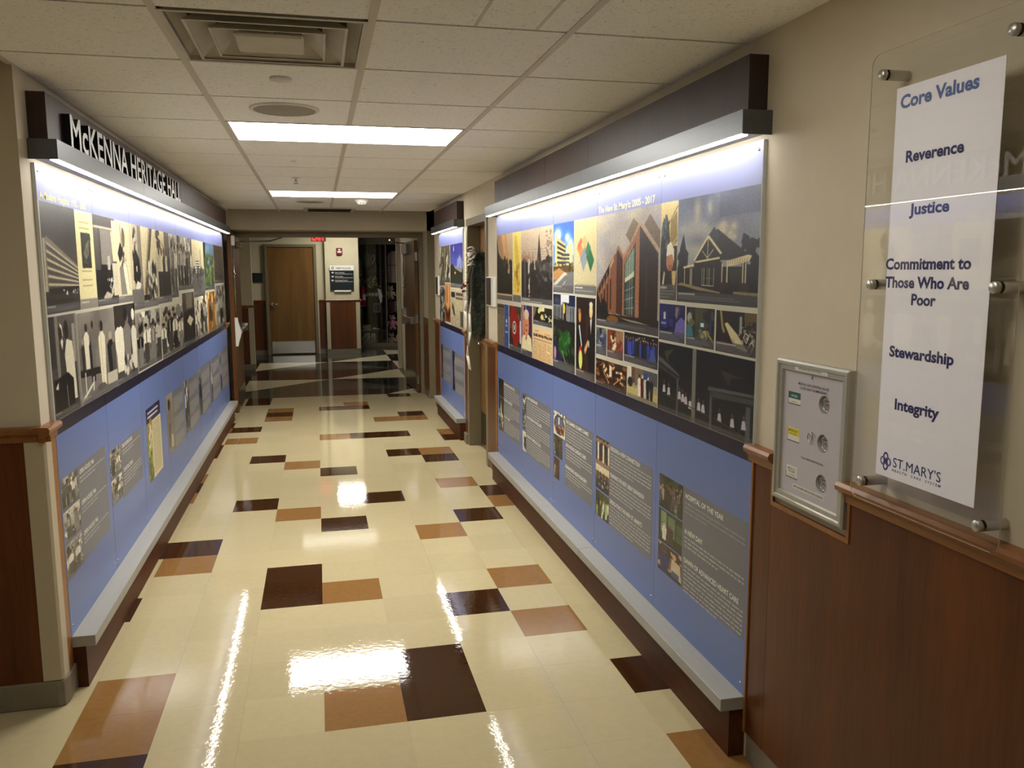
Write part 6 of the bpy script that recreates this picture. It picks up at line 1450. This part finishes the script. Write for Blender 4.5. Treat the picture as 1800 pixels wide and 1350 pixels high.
def flowers(x, z0, w_, h_, label, n=26):
    t = thing('potted_flowers', (x, 16.38, z0), label, 'flowers')
    MB().lathe([(.001, 0), (.04, 0), (.055, .07), (.05, .09)], (x, 16.38, z0), n=16).build('pot', M_shelf, parent=t)
    lm, fm = MB(), MB()
    for k in range(n * 3):
        p = Vector((x + rnd.gauss(0, w_ * .4), 16.36 + rnd.uniform(-.06, .06), z0 + .09 + h_ * rnd.uniform(.1, 1))); d = Vector((rnd.gauss(0, 1), rnd.gauss(0, 1), rnd.gauss(0, 1))).normalized() * .035; s_ = Vector((rnd.gauss(0, 1), 0, rnd.gauss(0, 1))).normalized() * .014
        lm.add([p - d, p + s_, p + d, p - s_], [(0, 1, 2, 3)])
    for k in range(n): fm.ball((x + rnd.gauss(0, w_ * .45), 16.33 + rnd.uniform(-.05, .03), z0 + .09 + h_ * rnd.uniform(.3, 1)), .014, n=7, m=5)
    lm.build('leaves', M_leaf2, parent=t, kind='stuff'); fm.build('blossoms', M_flower, parent=t, kind='stuff')
flowers(.985, 1.1205, .06, .42, 'cream flowers at the left edge of the shop window', 12); flowers(1.24, 1.1205, .15, .36, 'bushy cream flowers in the middle of the shop window', 28)
t = thing('fire_extinguisher', (1.0, 15.6, .90), 'red fire extinguisher beside the pillar at the shop window', 'fire extinguisher')
MB().lathe([(.001, 0), (.055, 0), (.062, .02), (.062, .34), (.045, .40), (.02, .42), (.02, .45)], (1.0, 15.74, .93), n=20).build('cylinder', mat('extinguisher_red', (170, 16, 20), .3, noise=.04), parent=t)
MB().cbox(.965, 1.035, 15.70, 15.75, 1.375, 1.40, .004).path([(1.01, 15.72, 1.38), (1.06, 15.72, 1.30), (1.065, 15.72, 1.05)], .009).build('valve_and_hose', M_black, parent=t)
MB().box(.99, 1.05, 15.676, 15.679, 1.05, 1.18).build('label_plate', M_lab, parent=t); MB().box(.94, 1.06, 15.80, 15.86, .92, .96).box(.98, 1.02, 15.80, 15.86, 1.2, 1.24).build('bracket', M_steel, parent=t)
for k in range(4):
    x = 1.10 + k * .075
    t = thing('mug', (x, 16.2, 1.1205), ('leftmost', 'second from left', 'third from left', 'rightmost')[k] + ' of the pale mugs in a row on the shop window shelf', 'mug', 'mugs on the shop window shelf')
    MB().lathe([(.001, 0), (.026, 0), (.028, .075), (.025, .075), (.024, .01), (.001, .01)], (x, 16.2, 1.1205), n=16).build('cup', M_white, parent=t)
    MB().path([(x + .026, 16.2, 1.18), (x + .045, 16.2, 1.165), (x + .045, 16.2, 1.145), (x + .026, 16.2, 1.135)], .004, 6).build('handle', M_white, parent=t)
t = thing('hanging_cloth', (1.38, 16.08, .98), 'white pointed cloth hanging over the shelf edge in the shop window', 'cloth')
MB().add([(1.34, 16.085, 1.30), (1.42, 16.085, 1.27), (1.45, 16.08, 1.12), (1.435, 16.08, .98), (1.40, 16.08, .97), (1.37, 16.08, 1.1), (1.34, 16.095, 1.30), (1.42, 16.095, 1.27), (1.45, 16.09, 1.12), (1.435, 16.09, .98), (1.40, 16.09, .97), (1.37, 16.09, 1.1)],
         [(0, 1, 2, 5), (2, 3, 4, 5), (6, 11, 8, 7), (8, 11, 10, 9)] + [(i, (i + 1) % 6, (i + 1) % 6 + 6, i + 6) for i in range(6)]).build('drape', M_white, parent=t)
t = thing('picture_frame', (1.32, 16.1, .75), 'small grey picture frame on the left side of the shop window', 'picture frame')
MB().cbox(1.245, 1.40, 16.1, 16.12, .755, .965, .004).build('frame', mat('frame_grey', (120, 118, 112), .5, noise=.06), parent=t); MB().box(1.27, 1.375, 16.096, 16.1, .78, .94).build('picture', M_dark, parent=t); MB().ball((1.32, 16.095, .85), .03, .004, .04).build('mat_oval', M_shelf, parent=t); MB().box(1.31, 1.33, 16.12, 16.75, .745, .755).build('easel', M_dark, parent=t)
t = thing('folded_towel', (1.09, 16.2, .37), 'pale folded towel on the low left shelf of the shop window', 'towel')
for k in range(3): MB().cbox(.995, 1.18, 16.12, 16.3, .341 + k * .045, .384 + k * .045, .012).build('fold', M_tote, parent=t)
t = thing('slipper', (1.29, 16.2, .35), 'pale pointed slipper beside the folded towel', 'slipper')
MB().ball((1.29, 16.2, .375), .10, .05, .022).build('sole', M_tote, parent=t); MB().ball((1.26, 16.2, .392), .05, .045, .02).build('upper', M_white, parent=t)
def tote(x0, x1, z1, label):
    t = thing('tote_bag', ((x0 + x1) / 2, 16.12, .02), label, 'bag')
    MB().prism([(x0, .021), (x1, .021), (x1 - .005, z1), (x0 + .01, z1)], 'y', 16.08, 16.18).build('bag_body', M_tote, parent=t, bevel=.006)
    cx = (x0 + x1) / 2
    m = MB(); m.path([(cx + (x1 - x0) * .33 * math.cos(a), 16.075, z1 * .42 + .035 * math.sin(a)) for a in np.linspace(0, 2 * PI, 17)], .007, 6); m.path([(cx - .04, 16.075, z1 * .5), (cx - .02, 16.075, z1 * .68), (cx + .03, 16.075, z1 * .72)], .007, 6); m.build('handle', M_black, parent=t)
tote(1.00, 1.16, .30, 'larger pale tote bag with dark handles at the window foot'); tote(1.17, 1.285, .285, 'narrow pale tote bag beside the larger tote at the window foot')
def bear(x, z, s_, m1, label):
    t = thing('plush_bear', (x, 16.22, z), label, 'plush toy'); y = 16.22
    MB().ball((x, y, z + .12 * s_), .075 * s_, .065 * s_, .10 * s_).build('body', m1, parent=t)
    h = MB().ball((x, y, z + .26 * s_), .062 * s_, .06 * s_, .058 * s_).build('head', m1, parent=t)
    MB().ball((x + .055 * s_, y - .04 * s_, z + .245 * s_), .024 * s_).build('muzzle', M_cream2, parent=h)
    for sx in (-1, 1): MB().ball((x + sx * .045 * s_, y, z + .315 * s_), .022 * s_).build('ear', m1, parent=h); MB().ball((x + sx * .02 * s_, y - .056 * s_, z + .27 * s_), .007 * s_, n=6, m=5).build('eye', M_black, parent=h)
    for sx in (-1, 1):
        loft(MB(), [(x + sx * .07 * s_, y - .02, z + .19 * s_, .02 * s_, .02 * s_), (x + sx * .10 * s_, y - .05, z + .12 * s_, .024 * s_, .024 * s_), (x + sx * .11 * s_, y - .07, z + .08 * s_, .02 * s_, .02 * s_)], 10).build('arm', m1, parent=t)
        MB().ball((x + sx * .05 * s_, y - .08 * s_, z + .035 * s_), .034 * s_, .08 * s_, .034 * s_).build('leg', m1, parent=t)
bear(1.645, 1.051, .9, M_cream2, 'cream plush bear on the highest toy shelf of the shop window'); bear(1.67, .352, 1.05, M_pink, 'pink and cream plush bear on the middle toy shelf'); bear(1.64, .0215, .8, M_cream2, 'cream plush bear sitting at the foot of the shop window')
t = thing('gift_box', (1.82, 16.2, 1.05), 'pink patterned gift box beside the highest plush bear', 'box')
MB().cbox(1.78, 1.94, 16.12, 16.3, 1.051, 1.19, .003).build('box_body', M_cloth, parent=t); MB().cbox(1.775, 1.945, 16.115, 16.305, 1.19, 1.23, .003).build('lid', M_pink, parent=t)
t = thing('gift_box', (1.80, 16.2, .36), 'white gift box beside the pink and cream bear', 'box')
MB().cbox(1.81, 1.98, 16.24, 16.40, .352, .50, .003).build('box_body', M_tote, parent=t); MB().cbox(1.805, 1.985, 16.235, 16.405, .50, .54, .003).build('lid', M_white, parent=t)
t = thing('pink_cushion', (1.78, 16.2, .03), 'round pink plush cushion at the right foot of the shop window', 'cushion')
MB().ball((1.87, 16.22, .156), .13, .09, .125, 20, 12).build('pad', M_pink, parent=t); MB().path([(1.87 + .13 * math.cos(a), 16.2, .156 + .125 * math.sin(a)) for a in np.linspace(0, 2 * PI, 25)], .006, 6).build('piping', M_cloth, parent=t)
t = thing('dark_garment_display', (1.70, 16.25, .77), 'dark red and grey patterned fabric stack on the toy shelves', 'fabric')
for k, (m_, a, b) in enumerate(((mat('fabric_maroon', (74, 22, 26), .8, noise=.3, nscale=30), 1.56, 1.70), (mat('fabric_grey_pattern', (96, 92, 90), .8, noise=.6, nscale=45), 1.71, 1.9))): MB().cbox(a, b, 16.12, 16.35, .7605, 1.0, .012).build('folded_fabric', m_, parent=t)
